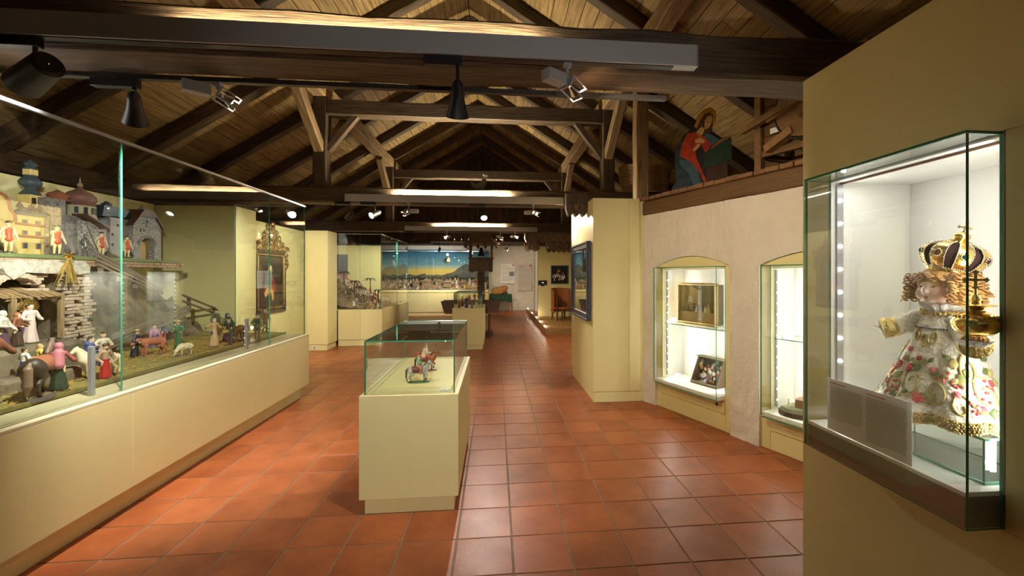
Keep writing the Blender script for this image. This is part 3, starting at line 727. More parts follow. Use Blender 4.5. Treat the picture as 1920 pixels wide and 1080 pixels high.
# ---- platform, screen wall and far right corner
t = thing('platform', 'low wooden deck platform with small floor lights at the far right', 'platform', (1.25, 10.62, 0))
for k in range(12): MB().box((.085+k*.14, .03, .11), (.085+k*.14+.135, 3.1, .15), .003).build('plank', OAK, t)
MB().box((0, 0, .0), (1.9, .028, .15), .003).build('front_board', OAK, t); MB().box((0, .029, 0), (.08, 6.5, .15), .003).build('edge_board', OAK, t)
for k, y in enumerate((.55, 1.7, 2.9, 4.5, 6.4)):
    q = MB().cyl((.04, y, .148), (.04, y, .156), .03, n=16).build('floor_light', METAL, t); MB().cyl((.04, y, .155), (.04, y, .158), .022, n=16).build('lens', LENS, q)
    lamp('POINT', 'glow', (.04, y, .2), 1.0, WARM, size=.02, parent=t)
struct(bx('wall_screen', (1.375, 13.75, .0), (4.5, 13.95, 2.42), CREAM), 'cream wall with small screen beside the barrel chair', 'wall')
struct(bx('wall_corner', (3.2, 10.7, .15), (3.3, 13.74, 2.42), CREAM), 'cream side wall beside the platform', 'wall')
struct(bx('wall_back_pier', (1.62, 17.25, 0), (2.4, 17.95, 2.6), PLASTER2), 'lit white plaster corner at the far right', 'wall')
struct(bx('wall_side', (2.46, 6.45, 0), (2.6, 10.58, 2.42), PLASTER), 'plaster wall behind the cream pier', 'wall')
sc = thing('wall_screen_tablet', 'small black tablet screen mounted on the cream wall', 'screen', (1.52, 13.75, 1.24))
MB().box((-.14, -.05, -.075), (.14, -.02, .075), .006).build('casing', BLACK, sc); MB().box((-.02, -.051, -.005), (.03, -.0505, .01)).build('display', emis('screen_glow', (.6, .7, 1), 1.2), sc)
MB().box((-.05, -.035, -.11), (.06, 0, -.07), .004).build('bracket', BLACK, sc)
nd = thing('wall_crib_box', 'framed dark nativity box with golden glow set in the cream wall', 'display case', (2.06, 13.75, 1.5))
for lo, hi in (((-.27,-.045,.27),(.30,0,.30)),((-.27,-.045,-.30),(.30,0,-.27)),((-.27,-.045,-.27),(-.24,0,.27)),((.27,-.045,-.27),(.30,0,.27))): MB().box(lo, hi, .003).build('frame_rail', FR, nd)
MB().box((-.24, -.014, -.27), (.27, -.010, .27)).build('backing', mat('crib_black', srgb(22, 18, 16), .7), nd)
q = MB(); rr = random.Random(6)
for k in range(22):
    x, z = rr.uniform(-.2,.2), rr.uniform(-.24,-.02); q.lathe([(.02,0),(.014,.05),(.008,.07),(.012,.085),(.001,.1)], 7, (x, -.034, z))
q.build('figures', paint(214, 204, 190), nd)['kind'] = 'stuff'
q = MB()
for k in range(14):
    a = math.pi*2*k/14; q.cyl((0, -.024, .12), (.10*math.cos(a), -.024, .12+.08*math.sin(a)), .012, .001, 5)
q.build('glory', GOLD, nd)
MB().box((-.34,-.008,-.42),(.36,-.001,.42),.002).build('recess_panel', CREAM, nd)
# ================================================================ FIGURE BUILDERS
def rotm(ax, deg): return Matrix.Rotation(R(deg), 3, ax)
SKIN = mat('painted_skin', srgb(232, 190, 160), .5, sub=0)
EYEM = mat('eye_dark', srgb(30, 24, 22), .3)
HAIRB = paint(70, 46, 30); HAIRD = paint(36, 28, 24); HAIRG = paint(150, 140, 130)
def add_scaled(prims, s):
    out = []
    for p in prims:
        q = list(p)
        if p[0] == 'c': q[1] = tuple(s*a for a in p[1]); q[2] = tuple(s*a for a in p[2]); q[3] *= s; q[4] *= s
        else: q[1] = tuple(s*a for a in p[1]); q[2] = tuple(s*a for a in p[2]); 
        if p[0] == 'b': q[3] *= s
        out.append(tuple(q))
    return out
def person(name, label, loc, rz, h, hands=((-.16,-.05,.48),(.16,-.05,.48)), dress='robe', c1=None, c2=None, legs=None, hair=HAIRB, hat=None, hatc=None,
           cape=None, lean=(0,0), base=None, skin=SKIN, group=None, bare=None, skirt=.14, kneel=0.0, capez=.2, cat='figurine', cell=.0145, parent=None, beard=None, halo=None):
    """small carved figure facing local -y; one continuous body, clothes as children"""
    t = thing(name, label, cat, loc, rz, group) if parent is None else parent
    lx, ly = lean; c1 = c1 or paint(150, 60, 40); c2 = c2 or c1; legs = legs or paint(226, 206, 170)
    K = kneel; zs = .79-K; zh = .50-K; sh = lambda x: (x+lx*.8, ly*.8, zs)
    hd = (lx*1.15, ly*1.2-.005, .915-K)
    S, Lg = 0, 1
    bp = [('e', hd, (.055,.063,.075), S), ('c', (hd[0], hd[1]-.055, hd[2]+.008), (hd[0], hd[1]-.07, hd[2]-.012), .010, .013, S), ('c', (hd[0], hd[1]-.03, hd[2]-.05), (hd[0], hd[1]-.045, hd[2]-.055), .022, .018, S),
          ('c', (lx, ly, .86-K), (lx*.8, ly*.8, zs), .034, .045, S), ('c', (lx*.8, ly*.8, zs-.03), (0, 0, zh), .075, .075, S)]
    for e in (-1, 1): bp.append(('e', (hd[0]+e*.056, hd[1]+.005, hd[2]), (.010,.016,.02), S))
    arms = []
    for e, hn in zip((-1, 1), hands):
        hn = (hn[0], hn[1], hn[2]-K); s0 = Vector(sh(e*.095)); hv = Vector(hn); mid = (s0+hv)/2; L = (hv-s0).length
        bend = math.sqrt(max(.0, .175**2-(L/2)**2)) if L < .35 else 0; el = mid+Vector((e*.55, .6, -.6)).normalized()*bend
        arms.append((s0, el, hv)); d = (hv-el).normalized()
        bp += [('c', tuple(s0), tuple(el), .036, .03, S), ('c', tuple(el), tuple(hv), .03, .02, S), ('c', tuple(hv), tuple(hv+d*.03), .022, .02, S), ('c', tuple(hv+d*.02), tuple(hv+d*.055), .016, .009, S), ('c', tuple(hv), tuple(hv+d*.02+Vector((-e*.02,-.01,.012))), .010, .007, S)]
    if dress != 'robe' or K == 0:
        for e in (-1, 1):
            st = .03 if e < 0 else -.02
            bp += [('c', (e*.045, 0, zh), (e*.05, st-.01, .27), .058, .042, Lg), ('c', (e*.05, st-.01, .27), (e*.052, st+.015, .05), .04, .026, Lg), ('c', (e*.052, st+.01, .03), (e*.058, st-.06, .022), .026, .02, 2)]
    body = link('body', sdf_mesh('body', add_scaled(bp, h), cell*h, [skin, legs, HAIRD], .018*h), t)
    for e in (-1, 1): MB().ball(tuple(h*q for q in (hd[0]+e*.021, hd[1]-.060, hd[2]+.014)), .0085*h, 6, 4).build('eye', EYEM, t)
    # hair
    hp = [('e', (hd[0], hd[1]+.012, hd[2]+.02), (.06,.064,.066), 0), ('c', (hd[0], hd[1]+.045, hd[2]-.01), (hd[0], hd[1]+.05, hd[2]-.06), .035, .02, 0)]
    if beard: hp.append(('c', (hd[0], hd[1]-.05, hd[2]-.05), (hd[0], hd[1]-.06, hd[2]-.11), .03, .012, 0))
    link('hair', sdf_mesh('hair', add_scaled(hp, h), cell*h, [hair], .012*h, cut=add_scaled([('e', (hd[0], hd[1]-.055, hd[2]+.0), (.045,.03,.05), 0)], h)), t)
    # clothes
    if dress == 'robe':
        z1 = .05; cp = [('e', (lx*.8, ly*.8, zs-.02), (.115,.075,.055), 0), ('c', (lx*.8, ly*.8, zs-.03), (lx*.3, ly*.3, zh+.06), .086, .078, 0), ('c', (lx*.3, ly*.3, zh+.06), (0, .01, max(z1+.02, .16)), .082, skirt*.9, 1), ('c', (0, .01, max(z1, .14)), (0, .012, .045+skirt*.25), skirt*.93, skirt, 1)]
        for q in range(7):
            a = q*math.pi*2/7+.3; cp.append(('c', (.05*math.cos(a), .05*math.sin(a), zh), (skirt*.92*math.cos(a), .01+skirt*.92*math.sin(a), .05), .02, .032, 1))
        for s0, el, hv in arms: cp += [('c', tuple(s0), tuple(el), .044, .042, 0), ('c', tuple(el), tuple(el+(hv-el)*.85), .04, .04, 0)]
        link('robe', sdf_mesh('robe', add_scaled(cp, h), cell*h, [c1, c2], .02*h, cut=add_scaled([('b', (0, 0, -.06), (.4,.4,.075), 0, 0)], h)), t)
    else:
        cp = [('e', (lx*.8, ly*.8-.014, zs-.06), (.082,.074,.09), 1), ('c', (lx*.6, ly*.6-.01, zs-.14), (0, -.010, zh+.02), .074, .072, 1), ('c', (0, -.010, zh+.02), (0, -.014, zh-.06), .074, .092, 1), ('e', (lx*.8, ly*.8+.012, zs-.02), (.118,.076,.06), 0),
              ('c', (-.07, .035, zs-.05), (-.10, .05, zh-.16), .05, .045, 0), ('c', (.07, .035, zs-.05), (.10, .05, zh-.16), .05, .045, 0), ('c', (0, .05, zs-.05), (0, .07, zh-.17), .06, .055, 0)]
        for s0, el, hv in arms: cp += [('c', tuple(s0), tuple(el), .044, .04, 0), ('c', tuple(el), tuple(el+(hv-el)*.8), .038, .036, 0)]
        link('coat', sdf_mesh('coat', add_scaled(cp, h), cell*h, [c1, c2], .02*h), t)
    if cape:
        kp = [('c', (lx*.8, ly*.8+.05, zs+.01), (0, .07+.02*(capez < .4), capez), .09, .13 if capez < .4 else .095, 0), ('e', (lx*.8, ly*.8+.03, zs), (.125,.08,.06), 0)]
        link('cape', sdf_mesh('cape', add_scaled(kp, h), cell*h, [cape], .03*h, cut=add_scaled([('b', (0, -.10, .4), (.3,.11,.6), 0, 0)], h)), t)
    hx = tuple(h*q for q in hd); hc = hatc or HAIRD
    if hat == 'tricorn':
        b = MB().lathe([(.062,.035),(.056,.08),(.03,.10),(.001,.105)], 14, (0,0,0), cap=False); b.v = [(x*h+hx[0], y*h+hx[1], z*h+hx[2]) for x, y, z in b.v]
        m = MB()
        for i in range(18):
            a = 2*math.pi*i/18; r = .088+.03*math.cos(3*(a+math.pi/2)); zz = .045+.035*(1-math.cos(3*(a+math.pi/2)))/2
            m.v += [(hx[0]+h*.055*math.cos(a), hx[1]+h*.055*math.sin(a), hx[2]+h*.035), (hx[0]+h*r*math.cos(a), hx[1]+h*r*math.sin(a), hx[2]+h*zz)]
        m.f = [(2*i, 2*((i+1) % 18), 2*((i+1) % 18)+1, 2*i+1) for i in range(18)]; m.m = [0]*18
        b.add(m.v, m.f); b.build('hat', hc, t, smooth=50)
    elif hat in ('brim', 'turban', 'crown', 'cap'):
        pr = {'brim': [(.005,.095),(.05,.088),(.058,.045),(.11,.038),(.11,.030),(.055,.030)], 'turban': [(.02,.11),(.06,.10),(.082,.06),(.075,.025),(.05,.015)], 'crown': [(.05,.03),(.054,.05),(.066,.115),(.062,.115),(.05,.05)], 'cap': [(.004,.105),(.04,.095),(.064,.06),(.066,.03),(.058,.028)]}[hat]
        MB().lathe([(r*h, z*h) for r, z in pr], 16, hx, cap=(hat == 'turban'), lobes=8 if hat in ('crown','turban') else 0, lamp=.05).build('hat', hc, t, smooth=45)
    elif hat == 'hood':
        link('hood', sdf_mesh('hood', add_scaled([('e', (hd[0], hd[1]+.018, hd[2]+.014), (.075,.078,.088), 0), ('c', (hd[0], hd[1]+.03, hd[2]-.05), (lx*.8, ly*.8+.03, zs-.02), .06, .10, 0)], h), cell*h, [hc], .02*h, cut=add_scaled([('e', (hd[0], hd[1]-.075, hd[2]-.005), (.05,.055,.062), 0)], h)), t)
    if halo:
        q = MB()
        for i in range(22):
            a = 2*math.pi*i/22; q.bar((hx[0], hx[1]+.05*h, hx[2]), (hx[0]+.2*h*math.cos(a), hx[1]+.05*h, hx[2]+.2*h*math.sin(a)), .004*h+.001, .026*h)
        q.build('halo', GOLD, t)
    if base: MB().lathe([(.16*h, -.004), (.155*h, .014*h)], 12).build('base', base, t)
    return t
def animal(name, label, loc, rz, s, kind, coat, mane=None, blanket=None, base=None, group=None, head_down=False, tail_big=False, belly=None, parent=None, step=False):
    """four-legged figure, forward = local +x, s = height at the withers"""
    t = thing(name, label, 'animal figure', loc, rz, group) if parent is None else parent
    P = []
    hoof = 1
    if kind == 'horse':
        P += [('c', (-.40,0,.73), (.30,0,.75), .20, .20, 0), ('e', (-.43,0,.76), (.21,.2,.2), 0), ('e', (.30,0,.72), (.2,.19,.22), 0), ('c', (.38,0,.86), (.62,0,1.20), .15, .085, 0), ('c', (.44,0,.78), (.5,0,.95), .15, .12, 0),
              ('c', (.62,0,1.22), (.84,0,1.00), .085, .055, 0), ('c', (.84,0,1.0), (.87,0,.96), .055, .045, 0), ('c', (.585,.045,1.28), (.575,.05,1.37), .028, .008, 0), ('c', (.585,-.045,1.28), (.575,-.05,1.37), .028, .008, 0)]
        for e in (-1, 1):
            f = .22 if step and e < 0 else 0
            P += [('c', (.30,e*.1,.64), (.31+f*.8,e*.11,.38+f*.35), .1, .052, 0), ('c', (.31+f*.8,e*.11,.38+f*.35), (.31+f*.5,e*.11,.09+f*.8), .048, .036, 0), ('c', (.31+f*.5,e*.11,.08+f*.8), (.335+f*.4,e*.11,.03+f*.7), .04, .05, hoof),
                  ('c', (-.44,e*.1,.68), (-.36,e*.12,.50), .16, .1, 0), ('c', (-.36,e*.12,.5), (-.53,e*.11,.34), .085, .05, 0), ('c', (-.53,e*.11,.34), (-.47,e*.11,.09), .046, .036, 0), ('c', (-.47,e*.11,.08), (-.44,e*.11,.03), .04, .05, hoof)]
        tl = [('c', (-.6,0,.86), (-.70,0,.72), .04, .07, 0), ('c', (-.70,0,.72), (-.72,0,.35), .085 if tail_big else .06, .09 if tail_big else .05, 0), ('c', (-.72,0,.35), (-.66,.03,.10), .08 if tail_big else .04, .03, 0)]
        mn = [('c', (.50,0,1.18), (.28,.0,.98), .06, .05, 0), ('c', (.60,0,1.29), (.48,0,1.16), .045, .06, 0), ('c', (.62,0,1.30), (.70,0,1.22), .03, .02, 0)]+[('c', (.56-.06*i,0,1.22-.07*i), (.50-.055*i,-.1,1.10-.08*i), .035, .02, 0) for i in range(5)]
    elif kind == 'cow':
        P += [('c', (-.42,0,.70), (.30,0,.70), .195, .19, 0), ('c', (-.45,0,.78), (.3,0,.79), .12, .12, 0), ('c', (.4,0,.76), (.58,0,.82 if not head_down else .6), .15, .12, 0)]
        hz = .84 if not head_down else .55
        P += [('c', (.60,0,hz), (.82,0,hz-.16), .115, .07, 0), ('c', (.58,.1,hz+.06), (.55,.2,hz+.05), .035, .02, 0), ('c', (.58,-.1,hz+.06), (.55,-.2,hz+.05), .035, .02, 0), ('c', (.60,.06,hz+.1), (.66,.12,hz+.22), .02, .008, 1), ('c', (.60,-.06,hz+.1), (.66,-.12,hz+.22), .02, .008, 1), ('e', (-.3,0,.45), (.1,.09,.08), 0)]
        for e in (-1, 1):
            P += [('c', (.30,e*.12,.55), (.31,e*.12,.3), .09, .05, 0), ('c', (.31,e*.12,.3), (.32,e*.12,.06), .045, .04, 0), ('c', (.32,e*.12,.06), (.34,e*.12,.03), .045, .045, hoof),
                  ('c', (-.46,e*.12,.6), (-.42,e*.13,.42), .13, .08, 0), ('c', (-.42,e*.13,.42), (-.53,e*.12,.3), .07, .05, 0), ('c', (-.53,e*.12,.3), (-.5,e*.12,.06), .045, .038, 0), ('c', (-.5,e*.12,.06), (-.48,e*.12,.03), .045, .045, hoof)]
        tl = [('c', (-.66,0,.84), (-.72,0,.5), .025, .02, 0), ('c', (-.72,0,.5), (-.72,0,.34), .04, .02, 0)]; mn = None
    else:   # sheep
        P += [('c', (-.36,0,.62), (.26,0,.66), .26, .24, 0), ('e', (-.05,0,.72), (.42,.25,.2), 0)]
        for i in range(26):
            a = i*2.4; P.append(('e', (-.4+.03*i, .2*math.cos(a), .66+.2*math.sin(a)), (.09,.09,.09), 0))
        if head_down: P += [('c', (.36,0,.66), (.56,0,.42), .15, .12, 0), ('c', (.58,0,.38), (.70,0,.16), .10, .055, 1), ('c', (.55,.08,.42), (.5,.18,.36), .03, .015, 1), ('c', (.55,-.08,.42), (.5,-.18,.36), .03, .015, 1)]
        else: P += [('c', (.34,0,.76), (.5,0,.98), .15, .12, 0), ('c', (.52,0,1.0), (.7,0,.9), .10, .06, 1)]
        for e in (-1, 1): P += [('c', (.25,e*.12,.5), (.27,e*.12,.05), .06, .04, 1), ('c', (-.36,e*.12,.5), (-.4,e*.12,.26), .08, .045, 0), ('c', (-.4,e*.12,.26), (-.37,e*.12,.05), .045, .04, 1)]
        tl = None; mn = None
    hm = {'horse': HAIRD, 'cow': paint(90, 70, 50), 'sheep': mane or paint(210, 196, 170)}[kind]
    link('body', sdf_mesh('body', add_scaled(P, s), .03*s, [coat, hm], .05*s), t)
    mm = mane or HAIRD
    if tl: link('tail', sdf_mesh('tail', add_scaled(tl, s), .024*s, [mm], .03*s), t)
    if mn: link('mane', sdf_mesh('mane', add_scaled(mn, s), .024*s, [mm], .03*s), t)
    if blanket:
        link('blanket', sdf_mesh('blanket', add_scaled([('c', (-.30,0,.745), (.14,0,.745), .232, .222, 0)], s), .024*s, [blanket], 0, cut=add_scaled([('b', (0,0,.35), (.8,.5,.25), 0, 0)], s)), t)
    if base: MB().lathe([(.62*s, -.012), (.6*s, .02*s)], 14).build('base', base, t).scale = (1.15, .5, 1)
    return t
# ================================================================ LEFT DIORAMA
GZ = .80
GRASS = mat('diorama_grass', srgb(112, 118, 64), .95, var=.55, vscale=22, bump=.8, bscale=120, col2=srgb(140, 122, 64))
ROCKM = mat('diorama_rock', srgb(142, 126, 102), .9, var=.7, vscale=4, bump=.6, bscale=30, col2=srgb(62, 56, 46))
STRAW = mat('straw', srgb(214, 178, 88), .8, var=.3, vscale=30)
def gz(x, y):
    b = max(0, min(1, (-3.05-x)/.7)); return GZ+.012*mnoise.noise(Vector((x*5, y*5, 1)))+.05*b*b
def hgt(x, y):
    r = max(0, min(1, (-3.42-x)/.22))
    top = 1.60 if y < 4.55 else max(.90, 1.60-(y-4.55)*.72)
    return gz(x, y)-.05+r*(top-.78)+r*.16*mnoise.noise(Vector((x*6, y*4.5, 3)))+r*.08*mnoise.noise(Vector((x*17, y*15, 8)))
def field(name, f, x0, x1, y0, y1, nx, ny, m, dx=0.0):
    b = MB(); vs = []
    for i in range(nx+1):
        for j in range(ny+1):
            x = x0+(x1-x0)*i/nx; y = y0+(y1-y0)*j/ny; z = f(x, y); vs.append((x+dx*mnoise.noise(Vector((x*9, y*9, z*9))), y+dx*mnoise.noise(Vector((z*9, x*9, y*8))), z))
    b.add(vs, [(i*(ny+1)+j, i*(ny+1)+j+1, (i+1)*(ny+1)+j+1, (i+1)*(ny+1)+j) for i in range(nx) for j in range(ny)]); return b.build(name, m, None, smooth=70)
tag(field('turf_ground', gz, -4.05, -2.545, -1.5, 5.48, 50, 200, GRASS), 'grassy turf ground sheet inside the long left case', 'ground')
tag(field('rock_hill', hgt, -3.99, -3.30, .2, 5.48, 40, 200, ROCKM, .05), 'rugged brown rock hill at the back of the left diorama', 'rock')
q = MB(); rnd = random.Random(12)
for k in range(3600):
    cx, cy, sp = rnd.choice(((-2.85, 2.75, .22), (-2.9, 3.1, .2), (-3.1, 3.6, .25), (-3.0, 4.1, .28), (-2.85, 4.5, .25), (-3.05, 4.6, .2), (-3.1, 2.4, .25)))
    x, y = min(-2.57, cx+rnd.gauss(0, sp)), cy+rnd.gauss(0, sp*1.4)
    if x < -3.4 or y > 5.4: continue
    a = rnd.uniform(0, 6.28); L = rnd.uniform(.015, .035); z = gz(x, y)+rnd.uniform(.002, .012)
    q.bar((x, y, z), (x+L*math.cos(a), y+L*math.sin(a), z+rnd.uniform(-.004, .012)), .003, .002)
o = q.build('straw', STRAW); o['kind'] = 'stuff'; o['label'] = 'loose yellow straw scattered on the left diorama floor'; o['category'] = 'straw'
tag(MB().box((-2.556, -1.5, .777), (-2.545, 5.48, .803), .002).build('turf_edge', GRASS), 'low turf edge along the front of the left diorama', 'ground')
# shelf with brick rim that carries the little town
SZ = 1.66
sh = thing('town_shelf', 'stone ledge with a brick rim carrying the miniature town', 'ledge', (-3.5, 0, 0))
MB().box((-.55, 2.3, SZ-.035), (-.02, 5.13, SZ-.003), .006).build('slab', mat('green_slab', srgb(120, 132, 84), .8, var=.3), sh)
rnd = random.Random(5); BR1 = mat('mini_brick', srgb(186, 152, 124), .8, var=.35, vscale=12, bump=.3, bscale=60)
for c in range(2):
    y = 2.3+c*.02
    while y < 5.12:
        L = rnd.uniform(.045, .075); MB().box((-.04, y, SZ-.062-.026*c), (.0+rnd.uniform(0,.012), y+L-.005, SZ-.038-.026*c), .004).build('brick', BR1, sh); y += L
# town buildings; local x = along the wall, front faces the room
def bpos(u, v, X): return RX(u, v, X)
def bldg(name, label, X, u0): 
    y = RX(u0, 500, X).y; return thing(name, label, 'model building', (X, y, SZ), R(90)), y
def LY(u, X, y0): return RX(u, 500, X).y-y0
def LZ(u, v, X): return RX(u, v, X).z-SZ
YEL = paint(236, 208, 128); TRIM = paint(176, 112, 80); BLU = paint(70, 84, 92); STONE = mat('mini_stone', srgb(160, 152, 146), .85, var=.5, vscale=40, bump=.7, bscale=60, col2=srgb(96, 90, 88)); DARKW = paint(44, 42, 46); ROOF = paint(112, 78, 62); DOME = paint(146, 104, 92)
STONE2 = mat('mini_rubble', srgb(206, 200, 196), .85, var=.7, vscale=60, bump=.8, bscale=70, col2=srgb(76, 72, 72))
X = -3.83
t, y0 = bldg('town_hall', 'yellow baroque town hall model with a dark onion tower', X, 0)
f = lambda u: LY(u, X, y0)
tw = LY(57, X-.1, y0); w0, w1, w2 = f(-12), f(60), f(85); zt = LZ(60, 405, X)
MB().box((w0, 0, 0), (w2, .2, zt), .003).build('body', YEL, t)
for z in (LZ(60, 424, X), LZ(60, 446, X)): MB().box((f(28), -.012, z), (w2+.006, .01, z+.018), .003).build('cornice', TRIM, t)
for u in (46, 71):
    for v, hh in ((417, 8), (437, 8), (461, 11)):
        p = MB().box((f(u)-.02, -.006, LZ(60, v+hh/2, X)), (f(u)+.02, .01, LZ(60, v-hh/2, X)), .002).build('window', TRIM, t); MB().box((f(u)-.014, -.009, LZ(60, v+hh/2-1.2, X)), (f(u)+.014, .0, LZ(60, v-hh/2+1.2, X))).build('pane', BLU, p)
pts = [(f(-12), 0), (f(26), 0), (f(24), .05), (f(16), .09), (f(13), .15), (f(6), .19), (f(-12), .22)]
Mg = Matrix(((1,0,0,0),(0,0,-1,.03),(0,1,0,zt-.06),(0,0,0,1)))
g = MB().prism(pts, .04, Mg).build('gable', YEL, t)
MB().tube([Mg @ Vector((x, y, .042)) for x, y in pts[1:]], .012, 6).build('gable_moulding', TRIM, g)
MB().box((f(26), -.02, zt), (w2+.02, .21, zt+.02), .004).lathe([(.15,.02),(.08,.075),(.06,.08)], 4, (tw, .1, zt), cap=True).build('roof', BLU, t)
MB().box((tw-.052, .05, zt+.06), (tw+.052, .15, LZ(57, 366, X-.1)), .003).build('tower', YEL, t)
for dx in (-.027, .03): MB().box((tw+dx-.014, .042, zt+.10), (tw+dx+.014, .055, LZ(57, 372, X-.1)), .001).build('tower_window', DARKW if dx < 0 else WHITE, t)
zl = lambda v: LZ(57, v, X-.1)
MB().lathe([(.07, zl(366)), (.058, zl(362)), (.036, zl(356)), (.034, zl(353)), (.066, zl(347)), (.072, zl(342)), (.058, zl(336)), (.036, zl(331)), (.042, zl(329))], 20, (tw, .1, 0)).build('onion_dome', BLU, t, smooth=50)
MB().box((tw-.032, .068, zl(329)), (tw+.032, .132, zl(318)), .003).build('lantern', YEL, t)
MB().lathe([(.046, zl(318)), (.042, zl(315)), (.026, zl(313)), (.044, zl(309)), (.038, zl(306)), (.015, zl(303)), (.003, zl(299))], 16, (tw, .1, 0)).build('finial', BLU, t, smooth=50)
for u in (37, 59, 75): MB().lathe([(.008,.0),(.008,.03),(.024,.04),(.018,.055),(.002,.085)], 10, (f(u), .0, zt+.02)).build('pinnacle', DARKW, t)
X = -3.80
t, y0 = bldg('fortress', 'grey stone fortress model with a purple onion dome', X, 90); f = lambda u: LY(u, X, y0); zl = lambda v: LZ(140, v, X)
MB().box((0, 0, 0), (f(124), .22, zl(378)), .004).build('keep', STONE, t)
MB().lathe([(.085, zl(378)), (.075, zl(375)), (.06, zl(373)), (.075, zl(369)), (.058, zl(364)), (.026, zl(361)), (.004, zl(358))], 14, (LY(108, X-.11, y0), .11, 0)).build('keep_roof', paint(178, 112, 84), t, smooth=50)
for v in (389, 410): MB().box((f(108)-.01, -.004, zl(v+2)), (f(108)+.01, .01, zl(v-2))).build('window', DARKW, t)
MB().box((f(124), .02, 0), (f(172), .22, zl(404)), .004).build('bastion', STONE, t)
MB().box((f(150), -.02, 0), (f(182), .1, zl(412)), .004).build('tower_block', STONE2, t)
dx_ = LY(150, X-.13, y0); zd = zl; zl = lambda v: LZ(150, v, X-.13)
MB().lathe([(.115, 0), (.115, zl(388)), (.122, zl(386))], 24, (dx_, .13, 0)).build('drum', paint(214, 204, 168), t, smooth=50)
for k in range(5):
    a = R(-150+k*30); MB().box((-.013, -.006, -.03), (.013, .006, .03), 0, Matrix.Translation((dx_+.116*math.cos(a), .13+.116*math.sin(a), zl(396))) @ Matrix.Rotation(a+math.pi/2, 4, 'Z')).build('window', DARKW, t)
MB().lathe([(.125, zl(387)), (.112, zl(383)), (.10, zl(381)), (.118, zl(376)), (.112, zl(369)), (.085, zl(362)), (.043, zl(357)), (.02, zl(353)), (.016, zl(350))], 28, (dx_, .13, 0)).build('onion_dome', DOME, t, smooth=50)
MB().ball((dx_, .13, zl(347)), .022).cyl((dx_, .13, zl(345)), (dx_, .13, zl(332)), .009, .002, 8).build('spire', paint(190, 176, 130), t, smooth=60); zl = zd
MB().bar((f(143), -.03, zl(401)), (f(186), -.03, zl(423)), .14, .014).build('ramp_roof', ROOF, t)
MB().box((f(172), .04, 0), (f(200), .2, zl(425)), .004).build('side_wall', STONE, t)
X = -3.78
t, y0 = bldg('blue_church', 'grey church model with blue roof and onion turret', X, 187); f = lambda u: LY(u, X, y0); zl = lambda v: LZ(215, v, X)
MB().box((0, .02, 0), (f(212), .2, zl(428)), .004).box((f(207), .0, 0), (f(246), .22, zl(405)), .004).build('body', paint(158, 148, 146), t)
MB().prism([(-.02, 0), (f(213), 0), (f(210), .07), (.02, .07)], .2, Matrix(((1,0,0,0),(0,0,-1,.21),(0,1,0,zl(428)),(0,0,0,1)))).build('lower_roof', paint(58, 84, 92), t)
MB().prism([(f(192), 0), (f(248), 0), (f(242), .10), (f(196), .11)], .22, Matrix(((1,0,0,0),(0,0,-1,.22),(0,1,0,zl(408)),(0,0,0,1)))).build('roof', paint(52, 72, 82), t)
MB().lathe([(.03, zl(393)), (.03, zl(388)), (.04, zl(386)), (.042, zl(382)), (.02, zl(379)), (.014, zl(377))], 14, (f(220), .1, 0)).build('turret', BLU, t, smooth=50)
for u, v in ((211, 440), (211, 459), (221, 422)): MB().box((f(u)-.009, -.005, zl(v+2.5)), (f(u)+.009, .01, zl(v-2.5))).build('window', DARKW, t)
X = -3.72
t, y0 = bldg('gatehouse', 'rubble stone gatehouse model with arched gate and brown roof', X, 250); f = lambda u: LY(u, X, y0); zl = lambda v: LZ(275, v, X)
W = f(302); zb = zl(425); zg = zl(407)
a0, a1 = f(263), f(290); ac = (a0+a1)/2; ar = (a1-a0)/2; za = zl(459)
pts = [(0,0), (a0,0)]+[(ac-ar*math.cos(math.pi*i/10), za+ar*.75*math.sin(math.pi*i/10)) for i in range(11)]+[(a1,0), (W,0), (W, zb), (f(293), zg), (f(290), zl(407)), (f(263), zl(407)), (f(259), zg-.03), (0, zb)]
MB().prism(pts, .16, Matrix(((1,0,0,0),(0,0,-1,.16),(0,1,0,0),(0,0,0,1)))).build('wall', STONE2, t)
MB().box((a0+.002, .06, 0), (a1-.002, .08, za+ar*.7)).build('gate', paint(170, 136, 84), t)
q = 0
for i in range(9):
    a = math.pi*(i+.5)/9; M = Matrix.Translation((ac-(ar+.014)*math.cos(a), -.006, za+(ar*.75+.014)*math.sin(a))) @ Matrix.Rotation(a-math.pi/2, 4, 'Y'); MB().box((-.016,-.006,-.014), (.016,.01,.014), .003, M).build('arch_stone', STONE, t)
MB().bar((-.02, .08, zb-.004), (f(262), .08, zg+.012), .2, .014).build('roof_slope', ROOF, t); MB().bar((f(291), .08, zg+.012), (W+.02, .08, zb-.004), .2, .014).build('roof_slope', ROOF, t)
MB().prism([(f(258), 0), (f(296), 0), (f(284), .075), (f(268), .075)], .19, Matrix(((1,0,0,0),(0,0,-1,.17),(0,1,0,zg),(0,0,0,1)))).build('roof', ROOF, t)
MB().box((f(267), .0, zg), (f(277), .06, zl(396)), .003).lathe([(.035, zl(396)), (.03, zl(393)), (.014, zl(390)), (.012, zl(388)), (.004, zl(385))], 10, (f(272), .03, 0)).build('turret', paint(150, 146, 144), t)
for u, v in ((264, 433), (270, 433), (276, 416)): MB().box((f(u)-.011, -.004, zl(v+2.5)), (f(u)+.011, .01, zl(v-2.5))).build('window', DARKW, t)
MB().box((W, .03, 0), (f(308), .15, zl(445)), .003).lathe([(.05, zl(445)), (.03, zl(440)), (.04, zl(436)), (.004, zl(428))], 10, ((W+f(308))/2, .09, 0)).build('side_turret', paint(172, 166, 164), t)
